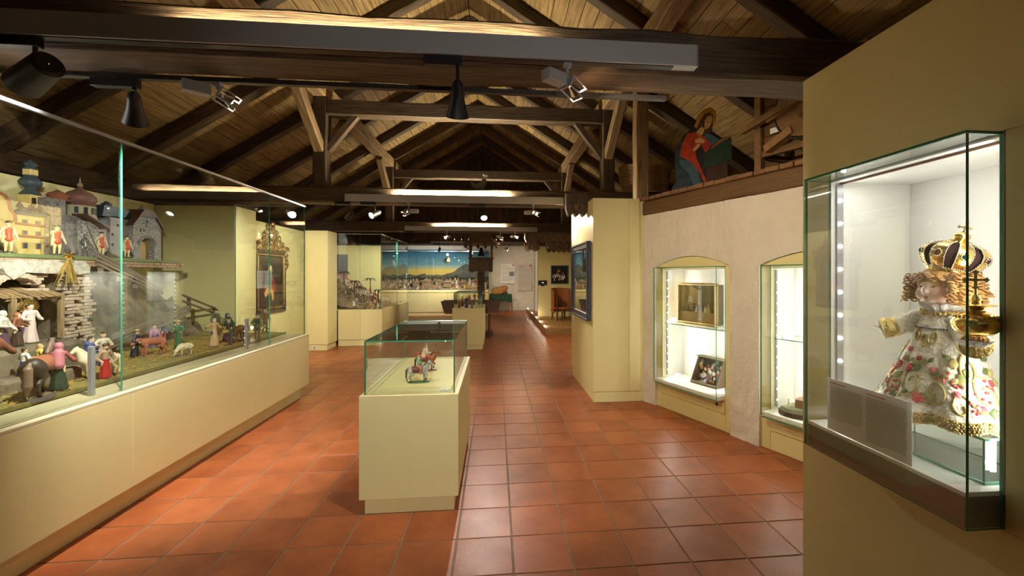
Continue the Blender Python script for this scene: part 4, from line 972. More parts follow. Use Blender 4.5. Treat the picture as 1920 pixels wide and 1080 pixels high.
# soldiers along the ledge
RED = paint(206, 70, 44); COATC = paint(196, 186, 152); GRB = paint(84, 80, 70)
def on_shelf(u, X): p = RX(u, 477, X); return (X, p.y, SZ)
FACE = R(90)   # local -y turned towards +x
spec = dict(dress='coat', c1=COATC, c2=RED, legs=paint(224, 198, 140), hat='tricorn', hatc=HAIRD, base=GRB, group='red-vested toy soldiers on the town ledge')
def halberd(t, x, L, tip=True):
    MB().cyl((x, -.03, 0), (x, -.03, L), .004, n=6).build('halberd', paint(90, 70, 50), t)
    if tip: MB().cyl((x, -.03, L), (x, -.03, L+.03), .009, .001, 6).build('halberd_tip', GOLD, t)
s1 = person('toy_soldier', 'toy soldier in red vest far left in front of yellow town hall', on_shelf(16, -3.58), FACE+R(-25), .235, hands=((-.2,-.08,.5),(.2,-.02,.45)), **spec)
s2 = person('toy_soldier', 'toy soldier in red vest holding a tall halberd before the grey keep', on_shelf(107, -3.58), FACE+R(-15), .245, hands=((-.27,-.03,.62),(.19,-.06,.42)), **spec); halberd(s2, -.27*.245, .31)
s3 = person('toy_soldier', 'toy soldier in red vest with slanting pike right of the dark knight', on_shelf(190, -3.56), FACE+R(-10), .225, hands=((-.27,-.05,.56),(.19,-.05,.45)), **spec)
MB().cyl((-.03, -.03, 0), (-.14, -.03, .27), .004, n=6).build('pike', paint(90, 70, 50), s3)
s4 = person('toy_soldier', 'toy soldier in red vest left of the stone gatehouse', on_shelf(238, -3.55), FACE+R(-10), .215, hands=((-.2,-.04,.46),(.2,-.05,.44)), **spec)
KN = mat('pewter', srgb(104, 100, 96), .4, metal=.7)
person('toy_knight', 'dark pewter knight figure standing among the toy soldiers', on_shelf(160, -3.56), FACE, .19, hands=((-.2,-.1,.55),(.19,-.1,.5)), dress='coat', c1=KN, c2=KN, legs=KN, skin=KN, hair=KN, hat='cap', hatc=KN, base=GRB)
# ruined brick arch, pillars, comet, stable roof
t = thing('ruined_arch', 'ruined brick archway with white plaster top beneath the town', 'model ruin', (-3.25, 0, 0))
XA = -3.25; yy = lambda u: RX(u, 500, XA).y; zz = lambda v, u=90: RX(u, v, XA).z
ol = [(yy(6), zz(505)), (yy(14), zz(496)), (yy(34), zz(489)), (yy(100), zz(488)), (yy(158), zz(489, 150)), (yy(170), zz(500, 150)), (yy(168), zz(511, 150)), (yy(150), zz(515, 150)), (yy(128), zz(511)), (yy(104), zz(513)), (yy(70), zz(512)), (yy(50), zz(511)), (yy(36), zz(519)), (yy(26), zz(524)), (yy(12), zz(514))]
MB().prism(ol, .28, Matrix(((0,0,-1,.0),(1,0,0,0),(0,1,0,0),(0,0,0,1)))).build('plaster_cap', mat('ruin_plaster', srgb(204, 194, 178), .9, var=.45, vscale=25, bump=.8, bscale=60), t)
rnd = random.Random(9); BR2 = mat('ruin_brick', srgb(190, 168, 146), .85, var=.3, vscale=14, bump=.4, bscale=60)
bw_, bh_ = .044, .026
def pillar(ua, n, z0, z1, jag, x0=0.0):
    ya = yy(ua); z = z0; c = 0
    while z < z1:
        for k in range(n):
            if rnd.random() < jag and k in (0, n-1): continue
            y = ya+(k+(.5 if c % 2 else 0))*bw_; MB().box((x0-.06, y, z), (x0+rnd.uniform(-.006,.012), y+bw_-.003, z+bh_-.003), .003).build('brick', BR2, t)
        z += bh_; c += 1
pillar(118, 3, GZ+.06, zz(508, 130), .25); pillar(158, 3, GZ+.06, zz(512, 160), .3, -.05); pillar(66, 3, zz(560, 80), zz(512, 80), .35, -.04)
MB().box((-.22, yy(128), GZ), (-.062, yy(182), zz(500, 150)), .01).build('core', ROCKM, t)
for i in range(9):
    a = R(15+i*17); c_ = (yy(40), zz(540, 30)); M = Matrix.Translation((-.02, c_[0]-.14*math.cos(a), c_[1]+.085*math.sin(a))) @ Matrix.Rotation(-(a-math.pi/2), 4, 'X')
    MB().box((-.09,-.02,-.018), (.012,.02,.018), .003, M).build('arch_brick', BR2, t)
t = thing('stable_roof', 'weathered lean-to roof of thin wooden slats on posts', 'model stable', (-3.2, 0, 0))
for k in range(16):
    y = yy(0)+k*.026-.1; MB().bar((-.30, y+.1, zz(528, 50)), (.03+rnd.uniform(-.02,.02), y+.06, zz(557, 50)), .022, .005).build('slat', WOODL, t)
for y in (yy(8), yy(100)): timber('post', (.0, y, 1.036), (.0, y, zz(553, 50)), .03, .03, WOODL, t, 3, .002, up=(0,-1,0))
timber('beam', (0, yy(-8), zz(559, 50)), (0, yy(104), zz(559, 50)), .025, .025, WOODL, t, 4, .002); timber('strut', (.0, yy(10), zz(580, 50)), (0, yy(30), zz(560, 50)), .018, .02, WOODL, t, 5, .001)
t = thing('comet_star', 'golden comet star with a long ragged tail on the ruin', 'star', RX(130, 479, -3.17)); t.rotation_euler = (0, 0, R(62))
q = MB()
for i in range(6):
    a = R(20+i*60); q.cyl((0,0,0), (.05*math.cos(a), 0, .05*math.sin(a)), .012, .001, 4)
q.build('star', GOLD, t)
q = MB(); rnd = random.Random(2)
for k in range(34):
    a = rnd.uniform(-.32, .32); L = rnd.uniform(.10, .24); q.bar((rnd.uniform(-.012,.012), -.004+rnd.uniform(-.004,.004), -.02), (L*math.sin(a)-.02, rnd.uniform(-.008,.004), -L*math.cos(a)), .006, .003)
q.build('tail', GOLD, t)['kind'] = 'stuff'
# fences on the ramp
GREYW = mat('grey_weathered_wood', srgb(142, 126, 108), .8, var=.4, vscale=8, stretch=(.5,8,8), bump=.3)
def fence(label, A, B, posts, rails, hp, m, seed):
    t = thing('rail_fence', label, 'model fence'); rnd = random.Random(seed); A, B = Vector(A), Vector(B)
    for k in range(posts):
        p = A.lerp(B, (k+.3)/posts); timber('post', p-Vector((0,0,.03)), p+Vector((0,0,hp)), .03, .028, m, t, seed+k, .002, up=(0,-1,0))
    for r in range(rails):
        for k in range(2):
            a, b = (0, .54) if k == 0 else (.46, 1); z = hp*(r+.9)/rails*.95; p, q = A.lerp(B, a), A.lerp(B, b)
            timber('rail', p+Vector((.02, 0, z+rnd.uniform(-.01,.01))), q+Vector((.02+.006*k, 0, z+rnd.uniform(-.01,.01))), .008, .022, m, t, seed+10+r*3+k, .001)
    return t
DKF = mat('dark_fence_wood', srgb(96, 76, 60), .8, var=.4, vscale=8, stretch=(.5,8,8))
fence('dark wooden rail fence descending the ramp towards the painting', RX(338, 572, -3.42), RX(500, 632, -3.42), 4, 2, .13, DKF, 31)
fence('grey rail fence climbing under the brick ledge behind the glass joint', RX(178, 500, -3.36), RX(300, 556, -3.40), 4, 4, .12, GREYW, 41)
fence('pale rail fence rising from the white animal to the right', RX(205, 655, -3.28), RX(350, 592, -3.34), 4, 4, .12, GREYW, 51)
# ---- people and animals on the ground
def G(u, v): 
    p = RZ(u, v, GZ+.015); p.x = max(p.x, -3.36); p.x = min(p.x, -2.6); p.z = gz(p.x, p.y)+.004; return p
def face(dx, dy): return math.atan2(dy, dx)+R(90)      # turn local -y to that direction
GREENB = paint(70, 86, 62); PURP = paint(104, 52, 88); GRN = paint(52, 112, 72); DGRN = paint(40, 62, 44); PINK = paint(196, 122, 132); TAN = paint(206, 172, 118); MBLUE = paint(62, 76, 140)
animal('toy_horse', 'dark brown toy horse with rust blanket and big pale tail', (-2.625, 2.74, gz(-2.625, 2.74)+.004), R(116), .235, 'horse', paint(58, 44, 36), mane=paint(128, 104, 84), blanket=paint(168, 104, 72), base=paint(92, 86, 84), tail_big=True)
animal('toy_horse', 'chestnut toy horse with grey mane at the left picture edge', (-2.76, 2.44, gz(-2.76, 2.44)+.004), R(74), .27, 'horse', paint(126, 74, 48), mane=paint(116, 110, 96), base=paint(100, 92, 88))
person('figurine', 'woman figurine in pink hood, red shawl and dark green skirt', G(146, 729), face(-.6, .7), .285, hands=((-.2,-.12,.62),(.18,-.12,.5)), c1=paint(150, 70, 62), c2=DGRN, hat='hood', hatc=PINK, cape=PINK, lean=(.0,-.06), base=GREENB, skirt=.13, capez=.56)
animal('toy_camel', 'kneeling white animal figure with blue saddle and gold harness', G(183, 704), R(-125), .165, 'horse', paint(240, 222, 186), mane=paint(230, 210, 170), blanket=paint(120, 140, 150), base=GREENB)
person('figurine', 'kneeling figurine in blue cloak beside the white animal', G(170, 684), face(.7, .5), .29, hands=((-.13,-.14,.62),(.13,-.14,.62)), c1=MBLUE, c2=MBLUE, cape=MBLUE, kneel=.2, skirt=.2, hair=HAIRD, base=GREENB)
person('figurine', 'figurine in white gown with golden hair beside the blue cloak', G(194, 680), face(.8, -.4), .27, hands=((-.18,-.14,.66),(.13,-.14,.62)), c1=paint(236, 222, 196), c2=paint(232, 214, 200), hair=paint(206, 166, 90), hat='crown', hatc=GOLD, kneel=.08, skirt=.14, base=GREENB)
person('figurine', 'bearded figurine in red skirt near the glass joint', G(237, 706), face(.8, -.3), .235, hands=((-.17,-.1,.55),(.17,-.1,.55)), c1=paint(170, 140, 110), c2=paint(182, 34, 34), beard=True, hat='cap', hatc=HAIRB, base=GREENB, skirt=.12)
person('figurine', 'small dark-clad herdsman figurine behind the brown cow', G(253, 668), face(.6, .2), .24, hands=((-.14,-.14,.55),(.16,-.12,.5)), c1=paint(60, 64, 78), c2=paint(44, 44, 50), hat='brim', hatc=paint(196, 170, 120), base=GREENB, skirt=.11, lean=(0,-.05))
person('figurine', 'seated figurine in purple and blue robe behind the brown cow', G(289, 650), face(.9, -.3), .25, hands=((-.2,-.08,.42),(.2,-.08,.42)), c1=paint(196, 130, 170), c2=paint(92, 100, 160), kneel=.12, skirt=.19, hair=HAIRD, base=GREENB)
person('figurine', 'little figurine in blue and red next to the seated woman', G(306, 642), face(.9, -.2), .20, c1=paint(70, 90, 140), c2=paint(170, 40, 50), hair=HAIRD, base=GREENB, skirt=.1)
animal('toy_cow', 'reddish brown toy cow standing on a grey slab', G(284, 664), R(-112), .17, 'cow', paint(176, 106, 82), mane=paint(150, 90, 66), base=paint(104, 98, 92))
person('figurine', 'figurine in long green robe reaching out towards the cow', G(335, 650), face(.35, -.9), .27, hands=((-.12,-.22,.62),(.12,-.24,.6)), c1=GRN, c2=GRN, hat='brim', hatc=paint(210, 180, 120), hair=HAIRG, lean=(0,-.06), base=GREENB, skirt=.12)
animal('toy_sheep', 'cream toy sheep grazing in front of the green figurine', G(346, 664), R(-112), .115, 'sheep', paint(232, 214, 176), head_down=True, base=paint(104, 98, 92))
person('figurine', 'figurine in long tan coat stretching out one arm', G(402, 648), face(.85, -.4), .275, hands=((-.3,-.1,.72),(.14,-.16,.66)), c1=TAN, c2=paint(222, 184, 138), hair=HAIRG, legs=MBLUE, base=paint(96, 92, 90), skirt=.125)
person('figurine', 'woman figurine in purple dress carrying a straw basket', G(427, 637), face(.85, -.4), .29, hands=((-.12,-.16,.66),(.2,-.12,.6)), c1=paint(92, 120, 66), c2=PURP, hat='hood', hatc=MBLUE, base=GREENB, skirt=.145)
o = MB().lathe([(.022,0),(.034,.03),(.031,.03),(.02,.004)], 14, cap=True).build('basket', STRAW, bpy.data.objects['figurine.008'], smooth=50); o.location = (.075, -.05, .125)
person('figurine', 'figurine with dark hat and red collar behind the tan coat', G(405, 626), face(.8, -.3), .30, c1=paint(86, 96, 60), c2=paint(80, 52, 40), hat='brim', hatc=HAIRD, base=GREENB, skirt=.12)
animal('toy_ox', 'dark brown toy ox with a pack basket facing the viewer', G(455, 634), R(-35), .16, 'cow', paint(104, 66, 42), mane=HAIRD, blanket=paint(150, 116, 70), base=paint(96, 92, 90))
person('figurine', 'figurine in dark green coat bending over the brown ox', G(477, 645), face(.2, -.9), .285, hands=((-.1,-.24,.66),(.12,-.22,.62)), dress='coat', c1=DGRN, c2=DGRN, legs=paint(70, 76, 84), hat='brim', hatc=DGRN, lean=(0,-.08), base=GREENB)
person('figurine', 'figurine in light green jacket behind the dark green one', G(493, 632), face(.6, -.7), .27, hands=((-.14,-.14,.6),(.16,-.14,.46)), dress='coat', c1=paint(110, 130, 72), c2=paint(60, 90, 80), legs=paint(120, 112, 92), hat='cap', hatc=paint(40, 90, 84), base=GREENB)
person('figurine', 'man figurine in open green coat nearest the painting', G(497, 622), face(.8, -.5), .30, dress='coat', c1=paint(84, 96, 66), c2=paint(130, 66, 44), legs=paint(96, 84, 66), hat='brim', hatc=HAIRD, base=GREENB)
# the holy family group under the lean-to
tag(MB().box((-3.36, 2.25, GZ-.02), (-2.97, 3.42, 1.035), .03).build('stone_dais', ROCKM), 'rough stone dais under the holy family', 'rock')
tag(MB().box((-2.968, 2.72, GZ-.02), (-2.80, 3.2, .885), .02).build('stone_step', ROCKM), 'low stone step before the dais', 'rock')
def GX(u, v, X, z): p = RX(u, v, X); return (X, p.y, z)
person('figurine', 'holy mother figurine in white and purple with golden ray halo', GX(57, 645, -3.12, 1.036), face(.9, -.2), .27, hands=((-.12,-.16,.6),(.12,-.16,.6)), c1=paint(224, 206, 196), c2=paint(226, 200, 190), cape=paint(110, 80, 120), hair=HAIRD, halo=True, base=GREENB, skirt=.13)
person('figurine', 'figurine in brown hood beside the haloed mother', GX(33, 650, -3.06, 1.036), face(.9, .2), .22, hands=((-.12,-.16,.6),(.12,-.16,.6)), c1=paint(120, 70, 44), c2=paint(66, 44, 36), hat='hood', hatc=paint(176, 112, 76), base=GREENB, skirt=.13)
person('figurine', 'figurine with white bonnet under the lean-to roof', GX(6, 650, -3.03, 1.036), face(.9, .3), .24, hands=((-.14,-.16,.6),(.14,-.16,.5)), c1=paint(206, 196, 180), c2=paint(80, 56, 80), hat='hood', hatc=paint(236, 228, 214), base=GREENB, skirt=.13)
person('figurine', 'kneeling child figurine in golden yellow robe', GX(75, 692, -2.88, .886), face(.5, .8), .21, hands=((-.1,-.2,.7),(.1,-.2,.72)), c1=paint(240, 206, 90), c2=paint(226, 180, 60), kneel=.16, skirt=.15, hair=paint(200, 160, 90), base=GREENB)
person('figurine', 'kneeling figurine in white and blue near the chestnut horse', GX(46, 697, -2.86, .886), face(.2, .9), .20, hands=((-.12,-.18,.66),(.12,-.18,.66)), c1=paint(228, 220, 206), c2=paint(60, 70, 150), kneel=.15, skirt=.15, base=GREENB)
# ================================================================ THE CROWNED DOLL
DZ = 1.032
st = thing('glass_stand', 'clear glass box stand under the crowned doll', 'stand', (1.53, 1.322, .8805))
for lo, hi in (((-.10,-.20,.008),(.10,-.194,.130)), ((-.10,.194,.008),(.10,.20,.130)), ((-.10,-.194,.008),(-.094,.194,.130)), ((.094,-.194,.008),(.10,.194,.130))): pane('glass_side', lo, hi, st)
pane('glass_top', (-.10,-.20,.131), (.10,.20,.137), st); pane('glass_base', (-.10,-.20,.0), (.10,.20,.007), st)
dl = thing('doll', 'crowned curly-haired doll in white embroidered gown holding a golden orb', 'doll', (1.528, 1.322, .8805+.138), R(-90))
DCL = mat('doll_brocade', srgb(238, 230, 214), .62, var=.10, vscale=30, bump=.9, bscale=75, col2=srgb(214, 202, 178))
LACE = mat('lace', srgb(240, 236, 228), .8, bump=.9, bscale=160)
GTRIM = mat('gold_trim', (.70, .50, .18), .38, metal=.85, var=.5, vscale=60, bump=.6, bscale=120)
def dress(th, h):
    """gown surface, th angle, h 0 hem .. 1 neck"""
    prof = [(0,1.0),(.06,.97),(.25,.80),(.5,.60),(.72,.44),(.86,.37),(.94,.30),(1.0,.17)]
    for (a, ra), (b, rb) in zip(prof, prof[1:]):
        if h <= b+1e-9: k = (h-a)/(b-a); k = k*k*(3-2*k)*.5+k*.5; r = ra+(rb-ra)*k; break
    fo = (1-h)*.055*math.cos(9*th+.7)+(1-h)*.03*math.cos(16*th+2)
    r *= 1+fo; z = .36*h-.012*(1-h)*math.cos(9*th)*.4
    return Vector((  .205*r*math.cos(th), .155*r*math.sin(th)-.012*(1-h), z))
def dnorm(th, h):
    e = .02; n = (dress(th+e, h)-dress(th-e, h)).cross(dress(th, min(1, h+e))-dress(th, max(0, h-e))); return n.normalized()
nt_, nh = 144, 40; b = MB(); vs = [dress(2*math.pi*i/nt_, j/nh) for i in range(nt_) for j in range(nh+1)]
b.add(vs, [(i*(nh+1)+j, ((i+1) % nt_)*(nh+1)+j, ((i+1) % nt_)*(nh+1)+j+1, i*(nh+1)+j+1) for i in range(nt_) for j in range(nh)])
hem = [dress(2*math.pi*i/nt_, 0) for i in range(nt_)]; inn = [Vector((p.x*.9, p.y*.9, p.z+.012)) for p in hem]
b.add(hem+inn, [(i, (i+1) % nt_, nt_+(i+1) % nt_, nt_+i) for i in range(nt_)]+[tuple(nt_+i for i in range(nt_))])
gown = b.build('gown', DCL, dl, smooth=70)
# hem trim of golden rosettes
q = MB(); NR = 58
for i in range(NR):
    th = 2*math.pi*i/NR
    for hh, rr in ((.025, .0085), (.062, .0065)):
        c = dress(th+(.05 if hh > .05 else 0), hh)+dnorm(th, hh)*.003; n = dnorm(th, hh); u_ = n.cross(Vector((0,0,1))).normalized(); v_ = n.cross(u_)
        for k in range(6): a = k*math.pi/3; q.ball(c+(u_*math.cos(a)+v_*math.sin(a))*rr, .0042, 6, 4)
        q.ball(c+n*.002, .004, 6, 4)
o = q.build('hem_trim', GTRIM, gown, smooth=80); o['kind'] = 'stuff'
for hh, rad in ((.008, .0035), (.088, .0025)):
    MB().tube([dress(2*math.pi*i/120, hh)+dnorm(2*math.pi*i/120, hh)*.002 for i in range(120)], rad, 6, True).build('hem_cord', GTRIM, gown, smooth=80)
# embroidered roses, leaves, berries and gold scrolls on the gown
ROSE = [paint(206, 66, 84), paint(222, 106, 116), paint(176, 44, 62)]; LEAF = [paint(110, 122, 60), paint(140, 146, 82), paint(84, 98, 54)]; BERRY = paint(214, 70, 70); OLD = paint(176, 156, 96)
def tang(th, h):
    n = dnorm(th, h); u_ = Vector((0,0,1)).cross(n).normalized(); return n, u_, n.cross(u_)
def petal(mb, c, n, d, L, w, tk=.0025):
    s_ = n.cross(d).normalized(); mb.add([c-d*L*.5, c+s_*w*.5+n*tk*.4, c+d*L*.5, c-s_*w*.5+n*tk*.4, c+n*tk], [(0,1,4),(1,2,4),(2,3,4),(3,0,4)])
def rose(th, h, r, col):
    n, u_, v_ = tang(th, h); c = dress(th, h)+n*.0015; m = MB()
    for ring, k in ((1.0, 7), (.6, 5), (.25, 3)):
        for i in range(k):
            a = 2*math.pi*i/k+ring*2; d = u_*math.cos(a)+v_*math.sin(a); m.ball(c+d*r*ring*.62+n*(1-ring)*.004, r*.36, 7, 5, (1,1,1))
    m.build('rose', col, gown, smooth=80)
def leaf(th, h, ang, L, col):
    n, u_, v_ = tang(th, h); d = u_*math.cos(ang)+v_*math.sin(ang); c = dress(th, h)+n*.0035; m = MB(); s_ = n.cross(d)
    pts = [c+d*L*(t-.5)+n*.002*math.sin(math.pi*t) for t in (0,.2,.4,.6,.8,1)]; w = [0,.2,.28,.26,.16,0]
    vs = []
    for p, k in zip(pts, w): vs += [p+s_*k*L, p+n*.003, p-s_*k*L]
    m.add(vs, [(3*i, 3*i+3, 3*i+4, 3*i+1) for i in range(5)]+[(3*i+1, 3*i+4, 3*i+5, 3*i+2) for i in range(5)]); m.build('leaf', col, gown, smooth=60)
def scroll(th, h, r, turns, a0, col, wd=.0035):
    n, u_, v_ = tang(th, h); pts = []; K = int(18*turns)
    for i in range(K+1):
        a = a0+2*math.pi*turns*i/K; rr = r*(1-.75*i/K); dth = rr*math.cos(a)/.2; dh = rr*math.sin(a)/.36
        hh = max(.02, min(.95, h+dh)); pts.append(dress(th+dth, hh)+dnorm(th+dth, hh)*.002)
    MB().tube(pts, wd, 6).build('gold_scroll', col, gown, smooth=80)
rnd = random.Random(21); FR_ = -math.pi/2     # the gown's front
for th, h, r, c in ((-2.15,.46,.017,0), (-1.75,.44,.018,0), (-1.15,.45,.015,1), (-1.35,.22,.02,0), (-2.35,.26,.012,2), (-2.0,.62,.010,1), (-.35,.18,.014,0), (-.75,.30,.012,1), (-2.9,.4,.016,0), (-3.1,.2,.018,1), (.1,.4,.012,0), (-1.55,.55,.010,2)): rose(th, h, r, ROSE[c])
for k in range(64):
    th = rnd.uniform(-3.4, .3); h = rnd.choice((rnd.uniform(.13,.24), rnd.uniform(.36,.6))); leaf(th, h, rnd.uniform(0, 6.28), rnd.uniform(.022, .04), rnd.choice(LEAF+[OLD]))
for k in range(11):
    th0, h0 = rnd.uniform(-2.6, 0), rnd.choice((.2, .38, .42, .3))
    for i in range(5):
        th, h = th0+rnd.uniform(-.12,.12), h0+rnd.uniform(-.05,.05); MB().ball(dress(th, h)+dnorm(th, h)*.002, .0048, 7, 5).build('berry', BERRY, gown, smooth=80)
for th, h, r, tn, a in ((-1.95,.28,.05,1.2,0), (-1.55,.33,.045,1.1,2.5), (-2.35,.36,.035,1.0,1), (-1.1,.28,.045,1.2,3.6), (-.7,.2,.04,1.1,0), (-2.0,.18,.035,1,4), (-2.7,.22,.04,1.1,2), (-.2,.32,.05,1.2,1), (-1.57,.70,.03,1,0), (-1.9,.76,.025,1,2), (-1.25,.76,.025,1,4), (-.4,.5,.05,1.1,2), (-2.6,.6,.03,1,1)):
    scroll(th, h, r, tn, a, OLD if rnd.random() < .5 else GTRIM)
for hh in (.83,):
    m = MB(); [m.ball(dress(-2.4+i*.09, hh)+dnorm(-2.4+i*.09, hh)*.002, .0028, 6, 4) for i in range(19)]; o = m.build('bead_row', paint(70, 66, 90), gown, smooth=80); o['kind'] = 'stuff'
# sleeves with golden cuffs, hands
def tapertube(name, pts, rad, m, parent, n=20):
    P = []; Rr = []; pts = [Vector(p) for p in pts]
    for i in range(len(pts)-1):
        for k in range(6): P.append(pts[i].lerp(pts[i+1], k/6)); Rr.append((rad[i]+(rad[i+1]-rad[i])*k/6)*(1+.07*math.sin(len(P)*1.9)))
    P.append(pts[-1]); Rr.append(rad[-1]); return MB().tube(P, Rr, n).build(name, m, parent, smooth=80)
def hand(name, wrist, d, up, s, parent, curl=.5, side=1):
    """palm with five separate bent fingers"""
    d = Vector(d).normalized(); up = Vector(up); up = (up-d*up.dot(d)).normalized(); sd = d.cross(up)*side; w = Vector(wrist); P = [('c', tuple(w), tuple(w+d*s*.5), s*.17, s*.24, 0)]
    for i, (o, L) in enumerate(((-.24,.42), (-.09,.5), (.08,.47), (.22,.36))):
        b_ = w+d*s*.5+sd*s*o*1.1; j = b_+(d*math.cos(curl*.6)+up*math.sin(curl*.6))*s*L*.55; e = j+(d*math.cos(curl*1.5)+up*math.sin(curl*1.5))*s*L*.45
        P += [('c', tuple(b_), tuple(j), s*.085, s*.075, 0), ('c', tuple(j), tuple(e), s*.075, s*.055, 0)]
    b_ = w+d*s*.2-sd*s*.22; j = b_+(d*.5-sd*.75+up*.3)*s*.28; e = j+(d*.8-sd*.2+up*.4)*s*.22
    P += [('c', tuple(b_), tuple(j), s*.10, s*.085, 0), ('c', tuple(j), tuple(e), s*.08, s*.06, 0)]
    return link(name, sdf_mesh(name, P, s*.03, [DSKIN], s*.03), parent)
def skin_mat():
    m = mat('doll_skin', srgb(240, 206, 184), .32, spec=.5); nt = m.node_tree; N = nt.nodes; L = nt.links; bs = N['Principled BSDF']
    tc = N.new('ShaderNodeTexCoord'); prev = None
    for c in ((-.036, -.050, .418), (.036, -.050, .418)):
        vm = N.new('ShaderNodeVectorMath'); vm.operation = 'DISTANCE'; vm.inputs[1].default_value = c; L.new(tc.outputs['Object'], vm.inputs[0])
        mr = N.new('ShaderNodeMapRange'); mr.inputs['From Min'].default_value = .030; mr.inputs['From Max'].default_value = .004; mr.inputs['To Max'].default_value = .75; L.new(vm.outputs['Value'], mr.inputs['Value'])
        mx = N.new('ShaderNodeMix'); mx.data_type = 'RGBA'; mx.inputs['B'].default_value = (*srgb(222, 112, 98), 1); L.new(mr.outputs[0], mx.inputs['Factor'])
        if prev is None: mx.inputs['A'].default_value = (*srgb(240, 206, 184), 1)
        else: L.new(prev.outputs['Result'], mx.inputs['A'])
        prev = mx
    L.new(prev.outputs['Result'], bs.inputs['Base Color']); return m
DSKIN = skin_mat()
sl = tapertube('sleeve', [(-.06,.0,.325), (-.098,-.03,.305), (-.128,-.062,.288)], [.044, .036, .031], DCL, dl)
tapertube('cuff', [(-.118,-.052,.292), (-.148,-.085,.280)], [.034, .040], GTRIM, sl); tapertube('cuff_lace', [(-.146,-.083,.281), (-.152,-.090,.278)], [.036, .030], LACE, sl)
sr = tapertube('sleeve', [(.06,.0,.325), (.105,-.025,.28), (.15,-.075,.265)], [.046, .042, .036], DCL, dl)
tapertube('cuff', [(.138,-.062,.266), (.176,-.098,.268)], [.036, .038], GTRIM, sr)
m = MB().lathe([(.026,0),(.036,.012),(.044,.02),(.03,.014)], 36, (0,0,0), cap=False, lobes=10, lamp=.10).build('cuff_lace', LACE, sr, smooth=70); m.location = (.178,-.108,.268)
# head: one skin with features
HC = Vector((.0, -.012, .437))
hp = [('e', (0,-.008,.437), (.056,.060,.064), 0), ('e', (0,-.030,.424), (.050,.040,.046), 0), ('e', (-.026,-.050,.416), (.021,.019,.020), 0), ('e', (.026,-.050,.416), (.021,.019,.020), 0), ('e', (0,-.052,.394), (.016,.016,.014), 0),
      ('c', (0,-.062,.440), (0,-.0705,.4255), .0040, .0052, 0), ('e', (-.0045,-.0675,.4240), (.0038,.0045,.0034), 0), ('e', (.0045,-.0675,.4240), (.0038,.0045,.0034), 0), ('e', (0,-.03,.460), (.046,.040,.024), 0),
      ('c', (0,.0,.40), (0,.0,.36), .030, .034, 0), ('e', (-.056,.0,.432), (.008,.012,.017), 0), ('e', (.056,.0,.432), (.008,.012,.017), 0), ('c', (0,0,.36), (0,0,.25), .034, .05, 0)]
link('body', sdf_mesh('body', hp, .0026, [DSKIN], .010, cut=[('e', (-.0225,-.072,.441), (.0105,.012,.0046), 0), ('e', (.0225,-.072,.441), (.0105,.012,.0046), 0)]), dl)
for e in (-1, 1):
    ey = MB().ball((e*.0225,-.0525,.4405), .0108, 14, 10).build('eye', mat('eye_white', srgb(236, 232, 226), .15), dl, smooth=80)
    MB().ball((e*.0218,-.0613,.4402), .0044, 10, 8, (1,.7,1)).build('iris', mat('iris_brown', srgb(60, 40, 28), .1), ey, smooth=80)
    MB().tube([(e*(.011+.0055*i), -.0660+.0016*i*i*.5, .4475+.0014*math.sin(i*.8)) for i in range(5)], [.0008,.0014,.0016,.0012,.0006], 6).build('eyelid', paint(170, 120, 100), ey, smooth=80)
    MB().tube([(e*(.010+.006*i), -.0700+.0018*i*i*.5, .4590+.0020*math.sin(i*.8)) for i in range(5)], [.0005,.0011,.0013,.001,.0004], 6).build('eyebrow', paint(172, 130, 80), dl, smooth=80)
link('lips', sdf_mesh('lips', [('c', (-.0125,-.0625,.4068), (-.002,-.0682,.4050), .0013, .0024, 0), ('c', (.0125,-.0625,.4068), (.002,-.0682,.4050), .0013, .0024, 0), ('c', (-.006,-.0655,.4022), (.006,-.0655,.4022), .0024, .0024, 0)], .0009, [paint(192, 66, 60)], .002), dl)
# hair: cap plus separate ringlets
HAIR = mat('golden_hair', srgb(206, 158, 92), .42, var=.35, vscale=18, bump=.6, bscale=70, col2=srgb(158, 108, 54))
link('hair_cap', sdf_mesh('hair_cap', [('e', (0,.002,.458), (.070,.074,.056), 0), ('e', (0,.02,.44), (.070,.058,.06), 0), ('c', (0,.04,.43), (0,.045,.39), .045, .03, 0)], .004, [HAIR], .02, cut=[('e', (0,-.088,.412), (.046,.055,.047), 0)]), dl)
rnd = random.Random(33)
def ringlet(p, L, rr, dirv, ph):
    pts = []; K = 34
    for i in range(K):
        a = ph+i*.62; k = i/K; c = Vector(p)+Vector(dirv)*L*k; pts.append(c+Vector((rr*math.cos(a), rr*math.sin(a), rr*.4*math.sin(a*1.3))))
    MB().tube(pts, [.0034*(1-.35*abs(2*i/K-1)) for i in range(K)], 6).build('ringlet', HAIR, dl, smooth=80)
for side in (-1, 1):
    for k in range(46):
        a = R(-62+k*4.7); z = .470+rnd.uniform(-.055,.02); x = side*(.060*math.cos(a*.6)+.012+rnd.uniform(0,.014)); y = .066*math.sin(a)-.004
        ringlet((x, y, z), rnd.uniform(.028, .05), rnd.uniform(.006, .009), (side*rnd.uniform(.15,.45), rnd.uniform(-.12,.12), -1), rnd.uniform(0, 6))
    for k in range(14): ringlet((side*(.004+.0042*k), -.068+.0030*k+rnd.uniform(-.004,.004), .482+rnd.uniform(-.008,.008)), .026, .007, (side*.8, -.15, -.55), rnd.uniform(0, 6))
    for k in range(5): ringlet((side*(.078), -.03+.02*k, .44), .035, .012, (side*.5, 0, -1), rnd.uniform(0, 6))
